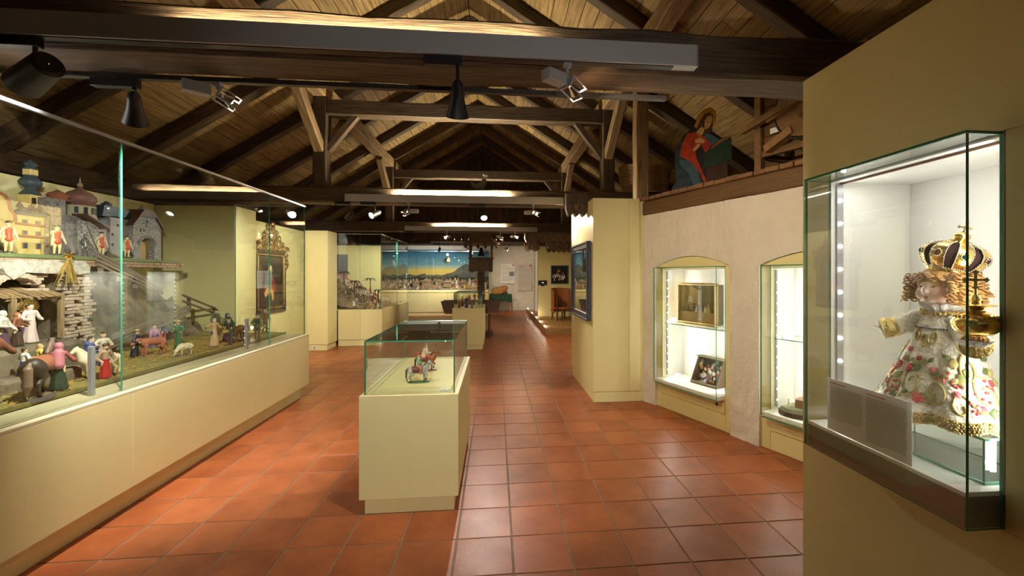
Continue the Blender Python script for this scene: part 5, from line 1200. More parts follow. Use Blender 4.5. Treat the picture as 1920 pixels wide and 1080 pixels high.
# collar and neck trims
MB().lathe([(.030,.358),(.046,.374),(.060,.384),(.064,.380),(.050,.366),(.036,.352)], 72, (0,0,0), cap=False, lobes=14, lamp=.07).build('ruff', LACE, dl, smooth=70)
q = MB(); 
for i in range(30):
    a = 2*math.pi*i/30; q.ball((.058*math.cos(a), .052*math.sin(a)-.004, .352+.004*math.cos(2*a)), .0075, 7, 5)
q.build('neck_trim', GTRIM, dl, smooth=80)['kind'] = 'stuff'
# crown, tilted back
cr = bpy.data.objects.new('crown', None); 
crm = MB().lathe([(.061,0),(.066,.002),(.068,.010),(.064,.018),(.060,.016)], 48, cap=False).mesh('crown', GOLD, 50)
cr = link('crown', crm, dl, (.006, .008, .488), (R(-10), R(12), 0)); cr.scale = (.92, .92, .96)
MB().lathe([(.058,.010),(.074,.030),(.086,.054),(.086,.072),(.070,.090),(.044,.102),(.004,.105)], 32, cap=False).build('velvet_lining', mat('velvet', srgb(52, 20, 22), .9), cr, smooth=60)
JEWEL = mat('green_jewel', srgb(20, 90, 66), .08, spec=.9); JEWR = mat('dark_jewel', srgb(60, 14, 26), .08, spec=.9); BEAD = mat('silver_bead', srgb(206, 196, 176), .25, metal=.8)
cprof = [(.066,.012),(.082,.028),(.096,.052),(.096,.074),(.080,.094),(.052,.107),(.022,.112)]
for k in range(8):
    a0 = 2*math.pi*k/8+.2; m = MB(); W_ = .23; vs = []
    for r, z in cprof:
        w_ = W_*(1 if r > .06 else 1.2)
        for j in range(5): a = a0+w_*(j-2)/2; vs.append((r*math.cos(a), r*math.sin(a), z))
    for r, z in cprof:
        w_ = W_*(1 if r > .06 else 1.2)
        for j in range(5): a = a0+w_*(j-2)/2; vs.append(((r-.003)*math.cos(a), (r-.003)*math.sin(a), z-.001))
    n = len(cprof); m.add(vs, [(i*5+j, i*5+j+1, (i+1)*5+j+1, (i+1)*5+j) for i in range(n-1) for j in range(4)]+[(n*5+i*5+j, n*5+i*5+j+1, n*5+(i+1)*5+j+1, n*5+(i+1)*5+j) for i in range(n-1) for j in range(4)])
    band = m.build('crown_band', GOLD, cr, smooth=60)
    q = MB()
    for e in (-1, 1):
        for i in range(22):
            t_ = i/21*(n-1); i0 = min(int(t_), n-2); f_ = t_-i0; r = cprof[i0][0]*(1-f_)+cprof[i0+1][0]*f_; z = cprof[i0][1]*(1-f_)+cprof[i0+1][1]*f_; a = a0+e*W_*(1 if r > .06 else 1.2); q.ball(((r+.001)*math.cos(a), (r+.001)*math.sin(a), z), .0028, 6, 4)
    for i in range(9): a = a0+W_*(i-4)/4*1.4; q.ball((.070*math.cos(a), .070*math.sin(a), .014), .0032, 6, 4)
    o = q.build('beads', BEAD, cr, smooth=80); o['kind'] = 'stuff'
    a = a0; c = Vector((.0985*math.cos(a), .0985*math.sin(a), .062)); MB().ball(c, .0085, 10, 6, (.8,.8,1.2)).build('jewel', JEWEL if k % 2 else JEWR, cr, smooth=30)
    q = MB(); 
    for i in range(10): b_ = 2*math.pi*i/10; tt = Vector((-math.sin(a), math.cos(a), 0)); q.ball(c+tt*.011*math.cos(b_)+Vector((0,0,.013*math.sin(b_))), .0026, 6, 4)
    o = q.build('jewel_ring', BEAD, cr, smooth=80); o['kind'] = 'stuff'
MB().lathe([(.030,.108),(.034,.114),(.020,.120),(.026,.130),(.022,.140),(.008,.146)], 20).build('crown_orb', GOLD, cr, smooth=60)
def cross(name, parent, c, s, m, M=None):
    q = MB(); poly = []
    for k in range(4):
        a = k*math.pi/2
        for px_, py_ in ((.12,.12),(.1,.55),(.28,.82),(.12,.86),(0,1.0),(-.12,.86),(-.28,.82),(-.1,.55)): poly.append((s*(px_*math.cos(a)-py_*math.sin(a)), s*(px_*math.sin(a)+py_*math.cos(a))))
    M0 = Matrix.Translation(c) @ (M or Matrix.Identity(4)) @ Matrix(((1,0,0,0),(0,0,-1,.002),(0,1,0,0),(0,0,0,1)))
    q.prism(poly, .005, M0); return q.build(name, m, parent, smooth=20)
cross('crown_cross', cr, Vector((0, 0, .163)), .022, GOLD, Matrix.Rotation(R(40), 4, 'Z'))
# golden orb in the left hand
ob = MB().lathe([(.004,-.038),(.034,-.034),(.050,-.022),(.055,-.006),(.055,.006),(.052,.012),(.046,.022),(.030,.031),(.018,.034),(.016,.040),(.022,.046),(.046,.052),(.050,.054),(.046,.056),(.012,.058),(.010,.064),(.014,.070),(.010,.078),(.007,.084)], 40).build('orb', GOLD, dl, smooth=50)
ob.location = (.190, -.116, .338)
q = MB(); 
for i in range(26):
    a = 2*math.pi*i/26; q.ball((.047*math.cos(a), .047*math.sin(a), .020), .0055, 6, 4)
    q.ball((.020*math.cos(a), .020*math.sin(a), .036), .0024, 6, 4)
o = q.build('orb_ornament', GOLD, ob, smooth=80); o['kind'] = 'stuff'
MB().cyl((0,0,.082), (0,0,.102), .005, .0035, 10).build('orb_stem', GOLD, ob, smooth=60)
cross('orb_cross', ob, Vector((0, 0, .128)), .030, mat('aged_gold', (.66,.52,.26), .4, metal=.9), Matrix.Rotation(R(40), 4, 'Z'))
hand('hand', (.175,-.100,.275), (.5,-.55,.15), (0,0,1), .055, dl, .5, 1)
hand('hand', (-.132,-.066,.286), (-.6,-.75,-.1), (0,0,1), .05, dl, .35, -1)
# ================================================================ RIDERS ON THE PEDESTAL
PZ = .742
def rider(label, loc, rz, s, coat, mane, robe, robe2, hatc, hat, base, cape=None):
    t = thing('rider_figure', label, 'figurine', loc, rz, 'riding kings on the near pedestal')
    MB().lathe([(.60*s,0),(.58*s,.03*s)], 18).build('base', base, t).scale = (1.1, .45, 1)
    hs = bpy.data.objects.new('horse', None)
    animal('horse', '', (0,0,0), 0, s, 'horse', coat, mane=mane, parent=t, blanket=paint(120, 60, 50), step=True)
    h = s*1.12; P = []
    # rider sits astride: one continuous body
    z0 = .9*s
    S = 0; bp = [('e', (0,0,z0+.62*h), (.07*h,.065*h,.09*h), S), ('c', (.06*h,0,z0+.62*h), (.08*h,0,z0+.6*h), .014*h, .016*h, S), ('c', (0,0,z0+.52*h), (0,0,z0+.45*h), .04*h, .05*h, S), ('c', (0,0,z0+.4*h), (0,0,z0+.05*h), .10*h, .10*h, 1)]
    for e in (-1, 1):
        bp += [('c', (0,e*.11*h,z0+.42*h), (.02*h,e*.17*h,z0+.25*h), .05*h, .045*h, 1), ('c', (.02*h,e*.17*h,z0+.25*h), (.2*h,e*.09*h,z0+.22*h), .042*h, .03*h, 1), ('c', (.2*h,e*.09*h,z0+.22*h), (.25*h,e*.07*h,z0+.22*h), .03*h, .02*h, S),
               ('c', (.0,e*.08*h,z0+.04*h), (.14*h,e*.23*h,z0-.02*h), .09*h, .07*h, 2), ('c', (.14*h,e*.23*h,z0-.02*h), (.08*h,e*.25*h,z0-.28*h), .06*h, .04*h, 2), ('c', (.08*h,e*.25*h,z0-.3*h), (.17*h,e*.25*h,z0-.33*h), .035*h, .025*h, 2)]
    link('rider', sdf_mesh('rider', bp, .024*h, [SKIN, robe, robe2], .03*h), t)
    hx = (0, 0, z0+.66*h)
    pr = {'turban': [(.03,.14),(.08,.13),(.11,.07),(.10,.02),(.06,.0)], 'crown': [(.06,.0),(.075,.03),(.09,.14),(.085,.14),(.06,.03)]}[hat]
    MB().lathe([(r*h, z*h) for r, z in pr], 16, hx, cap=hat == 'turban', lobes=6, lamp=.06).build('headgear', hatc, t, smooth=45)
    if cape: link('cape', sdf_mesh('cape', [('c', (-.08*h,0,z0+.42*h), (-.16*h,0,z0+.02*h), .13*h, .17*h, 0)], .026*h, [cape], 0, cut=[('b', (.1*h,0,z0+.2*h), (.16*h,.4*h,.6*h), 0, 0)]), t)
    return t
rider('grey dappled horse with rider in green coat and red turban', RZ(785, 717, PZ)+Vector((.0,0,.001)), R(6), .118, mat('dapple', srgb(206, 206, 196), .5, var=.4, vscale=60, col2=srgb(130, 128, 120)), paint(90, 84, 74), paint(140, 190, 150), paint(190, 120, 110), paint(206, 74, 54), 'turban', paint(62, 118, 66))
rider('brown horse with crowned rider in white cape behind the grey one', RZ(800, 695, PZ)+Vector((.0,0,.001)), R(10), .122, paint(160, 92, 50), paint(70, 50, 40), paint(224, 208, 190), paint(190, 70, 56), paint(150, 150, 150), 'crown', paint(130, 46, 56), cape=paint(220, 196, 160))
t = person('rider_attendant', 'small red-coated standing figure at the back left of the near pedestal', RZ(703, 690, PZ), face(.8, -.4), .14, c1=paint(206, 90, 70), c2=paint(150, 120, 110), dress='coat', hat='crown', hatc=GOLD, base=paint(90, 100, 80), cat='figurine') if False else None
o = MB().box((-.03,-.02,0), (.03,.02,.004), .001).build('name_card', PAPER, None); o.location = RZ(833, 732, PZ+.001); o.rotation_euler = (R(8), 0, R(4)); o.location.z += .004
tag(o, 'small white card lying at the front corner of the near pedestal', 'card')
MB().box((-.008,-.004,.0041), (.004,.004,.0044)).build('print', INK, o)
# ---- figures on the farther pedestal
PZ2 = .828
for u, v, hh, c1, c2, ht, hc, lb in ((861, 577, .19, (188,120,90), (150,90,70), 'cap', (150,60,50), 'leftmost bent figurine in russet on the farther pedestal'), (867, 574, .21, (190,170,130), (120,90,70), 'turban', (214,180,140), 'figurine in tan robe and turban on the farther pedestal'),
        (875, 577, .235, (84,52,120), (92,56,132), None, None, 'figurine in long violet robe on the farther pedestal'), (880, 571, .21, (170,90,70), (110,80,70), 'hood', (190,120,90), 'figurine in red brown hood behind the violet robe'),
        (885, 578, .15, (110,130,90), (90,110,80), 'hood', (80,96,76), 'kneeling grey green figurine on the farther pedestal'), (893, 575, .13, (214,204,186), (206,196,180), None, None, 'pale low reclining figurine at the right of farther pedestal')):
    p = RZ(u, v, PZ2); p.z = PZ2; person('figurine', lb, p, face(.1, -1), hh, c1=paint(*c1), c2=paint(*c2), hat=ht, hatc=paint(*hc) if hc else None, base=GREENB, skirt=.15, kneel=.2 if hh < .16 else 0, group='figurines in the farther pedestal case')
p = RZ(890, 571, PZ2); rk = MB().lathe([(.10,0),(.085,.05),(.06,.09),(.04,.11)], 9, lobes=3, lamp=.15).build('rock_seat', ROCKM, None, smooth=30); rk.location = p; rk.location.z = PZ2; tag(rk, 'small rock seat carrying the red cloaked figurine', 'rock')
person('figurine', 'figurine in bright red cloak seated high on the rock', (p.x, p.y, PZ2+.111), face(-.4, -1), .18, c1=paint(206, 60, 60), c2=paint(190, 50, 50), hair=HAIRB, kneel=.2, skirt=.14, group='figurines in the farther pedestal case')

# ================================================================ THE FRAMED PAINTING
fm = thing('framed_painting', 'dark devotional painting in ornate gilt carved frame on the cream wall', 'painting', (-3.695, 0, 0))
ya, yb = RX(474, 500, -3.69).y, RX(533, 500, -3.69).y; zb_, zt_ = RX(500, 588, -3.69).z, RX(500, 468, -3.69).z
BLKW = mat('black_frame', srgb(40, 30, 24), .4)
for lo, hi in (((0, ya, zb_), (.04, yb, zb_+.07)), ((0, ya, zt_-.07), (.04, yb, zt_)), ((0, ya, zb_+.07), (.04, ya+.07, zt_-.07)), ((0, yb-.07, zb_+.07), (.04, yb, zt_-.07))): MB().box(lo, hi, .01).build('frame_rail', BLKW, fm)
for lo, hi in (((.01, ya+.07, zb_+.07), (.05, yb-.07, zb_+.10)), ((.01, ya+.07, zt_-.10), (.05, yb-.07, zt_-.07)), ((.01, ya+.07, zb_+.10), (.05, ya+.10, zt_-.10)), ((.01, yb-.10, zb_+.10), (.05, yb-.07, zt_-.10))): MB().box(lo, hi, .008).build('gilt_bead', GILT, fm)
cv = MB().box((0, ya+.09, zb_+.09), (.012, yb-.09, zt_-.09)).build('canvas', mat('dark_canvas', srgb(50, 40, 30), .5, var=.4, vscale=4), fm)
yc = (ya+yb)/2; zc = (zb_+zt_)/2
def blob(name, pts, m, d, parent):
    """flat painted shape on the canvas"""
    Mx = Matrix(((0,0,1,.012),(1,0,0,yc),(0,1,0,zc),(0,0,0,1))); return MB().prism(pts, d, Mx).build(name, m, parent)
blob('mantle', [(-.22,-.18),(-.2,.0),(-.1,.12),(-.06,.26),(.02,.33),(.1,.3),(.14,.2),(.2,.02),(.24,-.2)], mat('blue_black', srgb(30, 34, 40), .5), .001, cv)
blob('robe', [(-.2,-.2),(-.17,-.05),(-.06,.08),(.04,.1),(.14,.04),(.2,-.16),(.1,-.24)], mat('dim_red', srgb(150, 44, 34), .5, var=.4, vscale=10), .002, cv)
blob('face', [(.0+.055*math.cos(a), .2+.075*math.sin(a)) for a in [i*math.pi/8 for i in range(16)]], mat('face_tone', srgb(226, 180, 116), .5), .003, cv)
blob('limb', [(-.18,-.2),(-.1,-.1),(.02,-.08),(.1,-.16),(.12,-.3),(.06,-.32),(.03,-.2),(-.05,-.18),(-.14,-.26)], mat('limb_tone', srgb(214, 168, 106), .5, var=.3, vscale=12), .0035, cv)
rnd = random.Random(14)
def curlwork(y, z, r, a0):
    MB().tube([(.03+.012*math.sin(i), y+r*(1-i/16)*math.cos(a0+i*.55), z+r*(1-i/16)*math.sin(a0+i*.55)) for i in range(15)], [.02*(1-.4*i/15) for i in range(15)], 6).build('carving', GILT, fm, smooth=70)
w_ = yb-ya
for k in range(26):
    f_ = k/25; y = ya-.02+(w_+.04)*f_; top = .34*math.exp(-((f_-.5)/.22)**2)+.06
    for z in np.arange(0, top, .085): curlwork(y+rnd.uniform(-.02,.02), zt_+.03+z, rnd.uniform(.04,.065), rnd.uniform(0, 6.28))
for z in np.arange(zt_-.28, zt_, .07):
    curlwork(ya-.02, z, .05, rnd.uniform(0, 6)); curlwork(yb+.02, z, .05, rnd.uniform(0, 6))
MB().ball((.04, yc, zt_+.42), .055, 12, 8).build('crest_knob', GILT, fm, smooth=60)
o = MB().box((0, 0, 0), (.004, .28, .18)).build('label_board', PAPER, None); o.location = RX(482, 541, -2.376); tag(o, 'white text label stuck on the case glass before the painting', 'label')
q = MB(); [q.box((.0041, .02, .15-.018*k), (.0044, .26, .155-.018*k)) for k in range(7)]; q.build('print', INK, o)

# ================================================================ MOUNTAIN CRIB AND PANORAMA
SUNM = mat('sunset_paint', srgb(92, 96, 110), .7); nt = SUNM.node_tree; N = nt.nodes; tc = N.new('ShaderNodeTexCoord'); sp = N.new('ShaderNodeSeparateXYZ'); rp = N.new('ShaderNodeValToRGB'); mp_ = N.new('ShaderNodeMapRange')
nt.links.new(tc.outputs['Object'], sp.inputs[0]); nt.links.new(sp.outputs['Z'], mp_.inputs['Value']); mp_.inputs['From Min'].default_value = .9; mp_.inputs['From Max'].default_value = 2.0; nt.links.new(mp_.outputs[0], rp.inputs[0]); nt.links.new(rp.outputs[0], N['Principled BSDF'].inputs['Base Color'])
el = rp.color_ramp.elements; el[0].position = .0; el[0].color = (*srgb(230, 90, 96), 1); el[1].position = .65; el[1].color = (*srgb(80, 88, 104), 1); e_ = el.new(.4); e_.color = (*srgb(214, 116, 124), 1)
sa, sb = RY(632, 470, 12.08), RY(655, 520, 12.08)
o = MB().box((-4.39, 12.06, .9), (-4.02, 12.085, 2.05)).build('sunset_board', SUNM, None); tag(o, 'painted grey and pink sunset board behind the palm trees', 'painted board')
def ridge(x, y):
    d = abs(x+3.5)*.4; f_ = max(0, 1-abs(y-10.9)/1.8); base = .77+.80*max(0, min(1, (-2.65-x)/1.3))*f_; return base+.10*mnoise.noise(Vector((x*6, y*5, 2)))*f_+.06*mnoise.noise(Vector((x*15, y*13, 5)))
CRAG = mat('crib_crag', srgb(178, 154, 128), .9, var=.6, vscale=9, bump=.7, bscale=40, col2=srgb(84, 70, 58))
tag(field('crib_mountain', ridge, -4.35, -2.47, 9.38, 12.0, 60, 70, CRAG, .03), 'craggy brown crib mountain in the second case', 'rock')
NAMES = ['tan', 'brick red', 'cream', 'sage green', 'brown', 'ochre', 'violet grey', 'rose beige', 'fawn', 'dark red', 'apricot', 'white']
COLS = [(214,196,170), (196,90,70), (236,226,208), (120,140,110), (150,110,80), (220,170,90), (110,100,140), (228,206,186), (170,140,110), (140,60,50), (206,150,110), (240,236,226)]
proto = []
for k, c in enumerate(COLS):
    b = MB(); b.mi = 0; b.lathe([(.30,0),(.26,.1),(.17,.5),(.19,.62),(.13,.74),(.05,.78)], 8); b.mi = 1; b.ball((0,0,.88), .11, 8, 5); b.mi = 0
    sgn = 1 if k % 2 else -1
    b.cyl((-.16,0,.66), (-.30,-.14,.42+.2*(k % 3)), .055, .04, 6); b.cyl((.16,0,.66), (.28,-.18,.46+.14*((k+1) % 3)), .055, .04, 6)
    b.mi = 2; b.lathe([(.12,.9),(.12,.95),(.03,1.03)], 8)
    proto.append(b.mesh('crib_figure', [paint(*c), SKIN, paint(*COLS[(k*5+3) % 12])], 50))
rnd = random.Random(77); taken = []
def clear(x, y, r): return all((x-a)**2+(y-b)**2 > (r+c)**2 for a, b, c in taken)
for k in range(90):
    s_ = rnd.uniform(.07, .12)
    for _try in range(60):
        y = rnd.uniform(9.5, 11.6); x = rnd.uniform(-3.5, -2.52)
        if rnd.random() < .5: x = -2.56-abs(rnd.gauss(0, .35)); x = max(x, -3.9)
        if clear(x, y, s_*.36): break
    taken.append((x, y, s_*.36))
    o = link('crib_figure', proto[k % 12], None, (x, y, ridge(x, y)+.005), (0, 0, rnd.uniform(-.6, 2.2))); o.scale = (s_, s_, s_)
    tag(o, 'tiny '+NAMES[k % 12]+' robed figure on the crib mountain of the second case', 'figurine', 'tiny '+NAMES[k % 12]+' figures on the crib mountain')
def palm(loc, H, label, m=None):
    t = thing('toy_palm', label, 'model tree', loc); rnd = random.Random(int(loc[0]*1000)); lean = rnd.uniform(-.05, .05)
    MB().tube([(lean*H*(i/5)**2, 0, H*i/5) for i in range(6)], [.018,.016,.014,.013,.012,.012], 7).build('trunk', paint(96, 74, 50), t, smooth=60)
    for k in range(9):
        a = 2*math.pi*k/9+.2; L = .16; pts = [Vector((lean*H+L*r*math.cos(a), L*r*math.sin(a), H+.05*math.sin(r*2.6)-.07*r*r)) for r in (0,.25,.5,.75,1)]; vs = []
        sd_ = Vector((-math.sin(a), math.cos(a), 0))
        for p, w__ in zip(pts, (.004,.018,.022,.016,.002)): vs += [p+sd_*w__-Vector((0,0,.008)), p, p-sd_*w__-Vector((0,0,.008))]
        MB().add(vs, [(3*i, 3*i+3, 3*i+4, 3*i+1) for i in range(4)]+[(3*i+1, 3*i+4, 3*i+5, 3*i+2) for i in range(4)]).build('frond', paint(70, 78, 48), t)
    return t
for u, v, Y, H, lb in ((664, 545, 10.2, .34, 'taller model palm at the left of the crib mountain'), (695, 552, 10.8, .40, 'slim model palm at the right of the crib mountain'), (645, 548, 10.6, .30, 'bushy model palm before the sunset board'), (709, 562, 10.6, .26, 'short model palm above the right glass corner')):
    p = RY(u, v, Y); z = ridge(p.x, Y) if -4.3 < p.x < -2.5 else .9; palm((p.x, Y, z), H, lb)
# panorama with painted sky
SKYM = mat('painted_sky', srgb(90, 150, 190), .8); nt = SKYM.node_tree; N = nt.nodes; tc = N.new('ShaderNodeTexCoord'); sp = N.new('ShaderNodeSeparateXYZ'); rp = N.new('ShaderNodeValToRGB'); mp_ = N.new('ShaderNodeMapRange'); nz = N.new('ShaderNodeTexNoise'); nz.inputs['Scale'].default_value = 1.6; ad = N.new('ShaderNodeMath'); ad.operation = 'MULTIPLY_ADD'; ad.inputs[1].default_value = .16
nt.links.new(tc.outputs['Object'], sp.inputs[0]); nt.links.new(tc.outputs['Object'], nz.inputs['Vector']); nt.links.new(nz.outputs['Fac'], ad.inputs[0]); nt.links.new(sp.outputs['Z'], ad.inputs[2]); nt.links.new(ad.outputs[0], mp_.inputs['Value']); mp_.inputs['From Min'].default_value = 1.5; mp_.inputs['From Max'].default_value = 2.5; nt.links.new(mp_.outputs[0], rp.inputs[0]); nt.links.new(rp.outputs[0], N['Principled BSDF'].inputs['Base Color'])
el = rp.color_ramp.elements; el[0].position = .26; el[0].color = (*srgb(238, 206, 110), 1); el[1].position = .95; el[1].color = (*srgb(60, 118, 158), 1); e_ = el.new(.38); e_.color = (*srgb(176, 190, 170), 1); e_ = el.new(.5); e_.color = (*srgb(110, 160, 186), 1)
sky = MB().box((-5.3, 17.5, .93), (-.27, 17.54, 2.5)).build('painted_backdrop', SKYM, None); tag(sky, 'painted blue evening sky backdrop of the far panorama', 'painted board')
def hills(name, f, y, m, label):
    xs = np.linspace(-5.3, -.28, 70); pts = [(-5.3, .94)]+[(x, f(x)) for x in xs]+[(-.28, .94)]; o = MB().prism(pts, .02, Matrix(((1,0,0,0),(0,0,-1,y),(0,1,0,0),(0,0,0,1)))).build(name, m, None); tag(o, label, 'painted board')
hills('painted_mountains', lambda x: 1.5+.42*math.exp(-((x+1.2)/.42)**2)+.3*math.exp(-((x+.55)/.3)**2)+.09*mnoise.noise(Vector((x*3, 1, 1)))+.06*mnoise.noise(Vector((x*9, 1, 1))), 17.45, mat('blue_hills', srgb(74, 82, 98), .8, var=.5, vscale=4, col2=srgb(130, 120, 100)), 'cut-out of blue grey mountains before the painted sky')
hills('painted_forest', lambda x: 1.4+.12*mnoise.noise(Vector((x*2.2, 5, 1)))+.07*mnoise.noise(Vector((x*8, 1, 4))), 17.38, mat('dark_forest', srgb(62, 74, 52), .9, var=.5, vscale=7, col2=srgb(36, 46, 40)), 'cut-out of dark green forest below the mountains')
def slope(x, y):
    f_ = max(0, min(1, (y-16.3)/1.0)); return .945+.32*f_+(.10*mnoise.noise(Vector((x*4, y*4, 2)))+.07*mnoise.noise(Vector((x*11, y*10, 5))))*(.3+f_)
tag(field('panorama_ground', slope, -5.25, -.32, 16.24, 17.35, 130, 34, CRAG, .03), 'stony brown landscape of the far panorama', 'rock')
rnd = random.Random(5)
hm = [MB().box((-.12,-.1,0), (.12,.1,.14), .004).prism([(-.15,.14),(.15,.14),(0,.24)], .26, Matrix(((1,0,0,0),(0,0,-1,.13),(0,1,0,0),(0,0,0,1)))).mesh('model_house', paint(150, 124, 98))]
for u, v, Y, s_, lb in ((800, 535, 16.7, 1.5, 'pale model house at the left of the panorama'), (822, 538, 16.9, 1.1, 'small model house between hills of the panorama'), (838, 540, 16.6, 1.3, 'model stable in the middle of the panorama'), (868, 543, 16.6, 1.0, 'model house before the blue mountains'), (780, 545, 16.6, 1.0, 'low model house at the left end of the panorama')):
    p = RY(u, v, Y); o = link('model_house', hm[0], None, (p.x, Y, slope(p.x, Y)-.01), (0, 0, rnd.uniform(-.5,.5))); o.scale = (s_,)*3; tag(o, lb, 'model building'); taken.append((p.x, Y, .2*s_))
for k in range(170):
    s_ = rnd.choice((.07,.09,.12,.16))
    for _try in range(60):
        x = rnd.uniform(-3.9, -.4) if k > 25 else rnd.uniform(-5, -3.3); y = rnd.uniform(16.3, 17.2)
        if clear(x, y, s_*.36): break
    taken.append((x, y, s_*.36))
    o = link('panorama_figure', proto[(k*7) % 12], None, (x, y, slope(x, y)+.004), (0, 0, rnd.uniform(-1.2, 1.2))); o.scale = (s_, s_, s_)
    tag(o, 'tiny '+NAMES[(k*7) % 12]+' robed figure in the far panorama landscape', 'figurine', 'tiny '+NAMES[(k*7) % 12]+' figures in the far panorama')
o = MB(); 
for i in range(12): a = 2*math.pi*i/12; o.cyl((0,0,0), (.16*math.cos(a), 0, .16*math.sin(a)), .02, .002, 5)
o = o.build('panorama_star', GOLD, None); o.location = RY(838, 488, 17.3); tag(o, 'golden star hanging before the painted sky', 'star')

# ================================================================ BENCH, BELL TOWER, GREEN TABLE, WALL TEXTS
t = thing('trough_bench', 'dark wooden bench with flared board sides behind the farther pedestal', 'bench', (-.57, 10.35, 0))
Mx = Matrix(((1,0,0,0),(0,0,-1,0),(0,1,0,0),(0,0,0,1)))
for y in (-.22, .25): MB().prism([(-.62,.60),(.62,.60),(.70,.88),(-.70,.88)], .03, Matrix.Translation((0,y,0)) @ Mx).build('side_board', BROWN, t)
for e in (-1, 1): MB().bar((e*.60, 0, .62), (e*.67, 0, .86), .44, .025, up=(1,0,0)).build('end_board', BROWN, t)
MB().box((-.60,-.24,.575), (.60,.24,.60), .003).build('seat_board', OAK, t)
for x in (-.42, .42):
    MB().box((x-.04,-.2,0), (x+.04,.2,.08), .004).build('foot', BROWN, t); MB().box((x-.03,-.05,.08), (x+.03,.05,.575), .003).build('leg', BROWN, t)
t = thing('bell_tower', 'carved dark wooden bell turret on a post with small roof', 'bell tower', (-.36, 10.9, 0))
MB().box((-.30,-.25,0), (.30,.25,.06), .005).build('foot', CARVE, t)
MB().box((-.085,-.085,.06), (.085,.085,1.56), .01).build('post', CARVE, t)
for k in range(9):
    z = .95+k*.07; MB().box((-.10,-.1,z), (.10,.1,z+.035), .012).build('post_carving', CARVE, t)
pts = [(-.29,.34),(.29,.34),(.29,.06),(.24,.0),(.16,.05),(.05,.02),(0,-.02),(-.05,.02),(-.16,.05),(-.24,0),(-.29,.06)]
for y in (-.27, .25): MB().prism(pts, .025, Matrix.Translation((0,y,1.55)) @ Mx).build('apron_board', CARVE, t)
for x in (-.29, .265): MB().box((x,-.27,1.58), (x+.025,.25,1.86), .004).build('apron_side', CARVE, t)
MB().box((-.31,-.29,1.90), (.31,.27,1.93), .004).build('rail', CARVE, t); MB().box((-.26,-.25,1.66), (.26,.24,1.69)).build('tower_floor', CARVE, t)
for x in (-.265, .265):
    for y in (-.24, .22): MB().lathe([(.03,0),(.022,.04),(.032,.1),(.02,.16),(.03,.24),(.024,.3)], 10, (x, y, 1.93)).build('baluster', CARVE, t, smooth=40)
MB().lathe([(.002,.22),(.03,.215),(.045,.16),(.062,.07),(.09,.02),(.092,0),(.08,.0)], 18, (0,-.02,1.97)).build('bell', mat('bell_bronze', srgb(52, 44, 36), .45, metal=.6), t, smooth=50)
rf = MB().lathe([(.48,0),(.46,.02),(.33,.10),(.26,.20),(.24,.30),(.10,.33)], 8, (0,-.01,2.27)).build('roof', CARVE, t)
for k in range(14):
    a = 2*math.pi*k/14; MB().prism([(-.05,0),(.05,0),(.03,-.07),(0,-.11),(-.03,-.07)], .015, Matrix.Translation((.42*math.cos(a),.42*math.sin(a)-.01,2.275)) @ Matrix.Rotation(a+math.pi/2, 4, 'Z') @ Mx).build('fretwork', CARVE, rf)
t = thing('cloth_table', 'small table under a dark green cloth at the back wall', 'table', (.22, 17.5, 0))
GC = mat('green_cloth', srgb(36, 74, 50), .9, var=.3, vscale=9)
MB().box((-.42,-.22,.66), (.42,.22,.69), .004).build('top', OAK, t)
b = MB(); n = 60; ring = []
for i in range(n):
    a = 2*math.pi*i/n; c_, s_ = math.cos(a), math.sin(a); k = 1/max(abs(c_), abs(s_)); ring.append((.44*c_*k, .24*s_*k, a))
vs = [(x, y, .696) for x, y, a in ring]+[(x*(1.03+.02*math.sin(9*a)), y*(1.05+.05*math.sin(9*a)), .42+.03*math.sin(3*a)) for x, y, a in ring]
b.add(vs, [tuple(range(n))]+[(i, (i+1) % n, n+(i+1) % n, n+i) for i in range(n)]).build('cloth', GC, t, smooth=50)
for x in (-.36, .36):
    for y in (-.16, .16): MB().cyl((x*1.05, y, 0), (x*.92, y, .66), .024, .028, 8).build('leg', OAK, t)
rb = sdf_mesh('wood_block', [('e', (0,0,.15), (.30,.17,.16), 0), ('b', (-.1,0,.12), (.2,.15,.12), .05, 0), ('e', (.2,0,.26), (.15,.12,.1), 0)], .03, [mat('tan_block', srgb(196, 140, 82), .8, var=.4, vscale=8, bump=.5, bscale=20)], .06)
o = link('wood_block', rb, None, (.16, 17.48, .699)); tag(o, 'rough tan wooden block lying on the green table', 'block')
def wall_text(u0, u1, v0, v1, label, m, pic):
    a, b_ = RY(u0, v1, 17.9), RY(u1, v0, 17.9); t = thing('text_board', label, 'sign', (a.x, 17.945, a.z)); W_, H_ = b_.x-a.x, b_.z-a.z
    MB().box((0,-.012,0), (W_,-.002,H_), .001).build('board', m, t); q = MB()
    for k in range(16):
        if k in (4, 9): continue
        z = H_*(.84-.047*k); q.box((.07*W_,-.0128,z), (W_*(.9 if k % 5 else .6) if not (pic and 5 < k < 11) else W_*.55,-.0122,z+.012))
    q.build('print', INK, t); MB().box((.07*W_,-.0128,H_*.9), (.5*W_,-.0122,H_*.915)).build('heading', INKR, t); MB().box((.84*W_,-.0128,H_*.9), (.95*W_,-.0122,H_*.97)).build('emblem', INKR, t)
    if pic: MB().box((.6*W_,-.0128,H_*.38), (.96*W_,-.0122,H_*.62)).build('picture', mat('small_print_photo', srgb(150, 150, 170), .6, var=.5, vscale=20), t)
wall_text(939, 965, 495, 532, 'white text panel with small picture on the back wall', PAPER, True)
wall_text(971, 997, 495, 545, 'pale grey text panel right of the white one', mat('grey_print', srgb(204, 198, 192), .6), False)
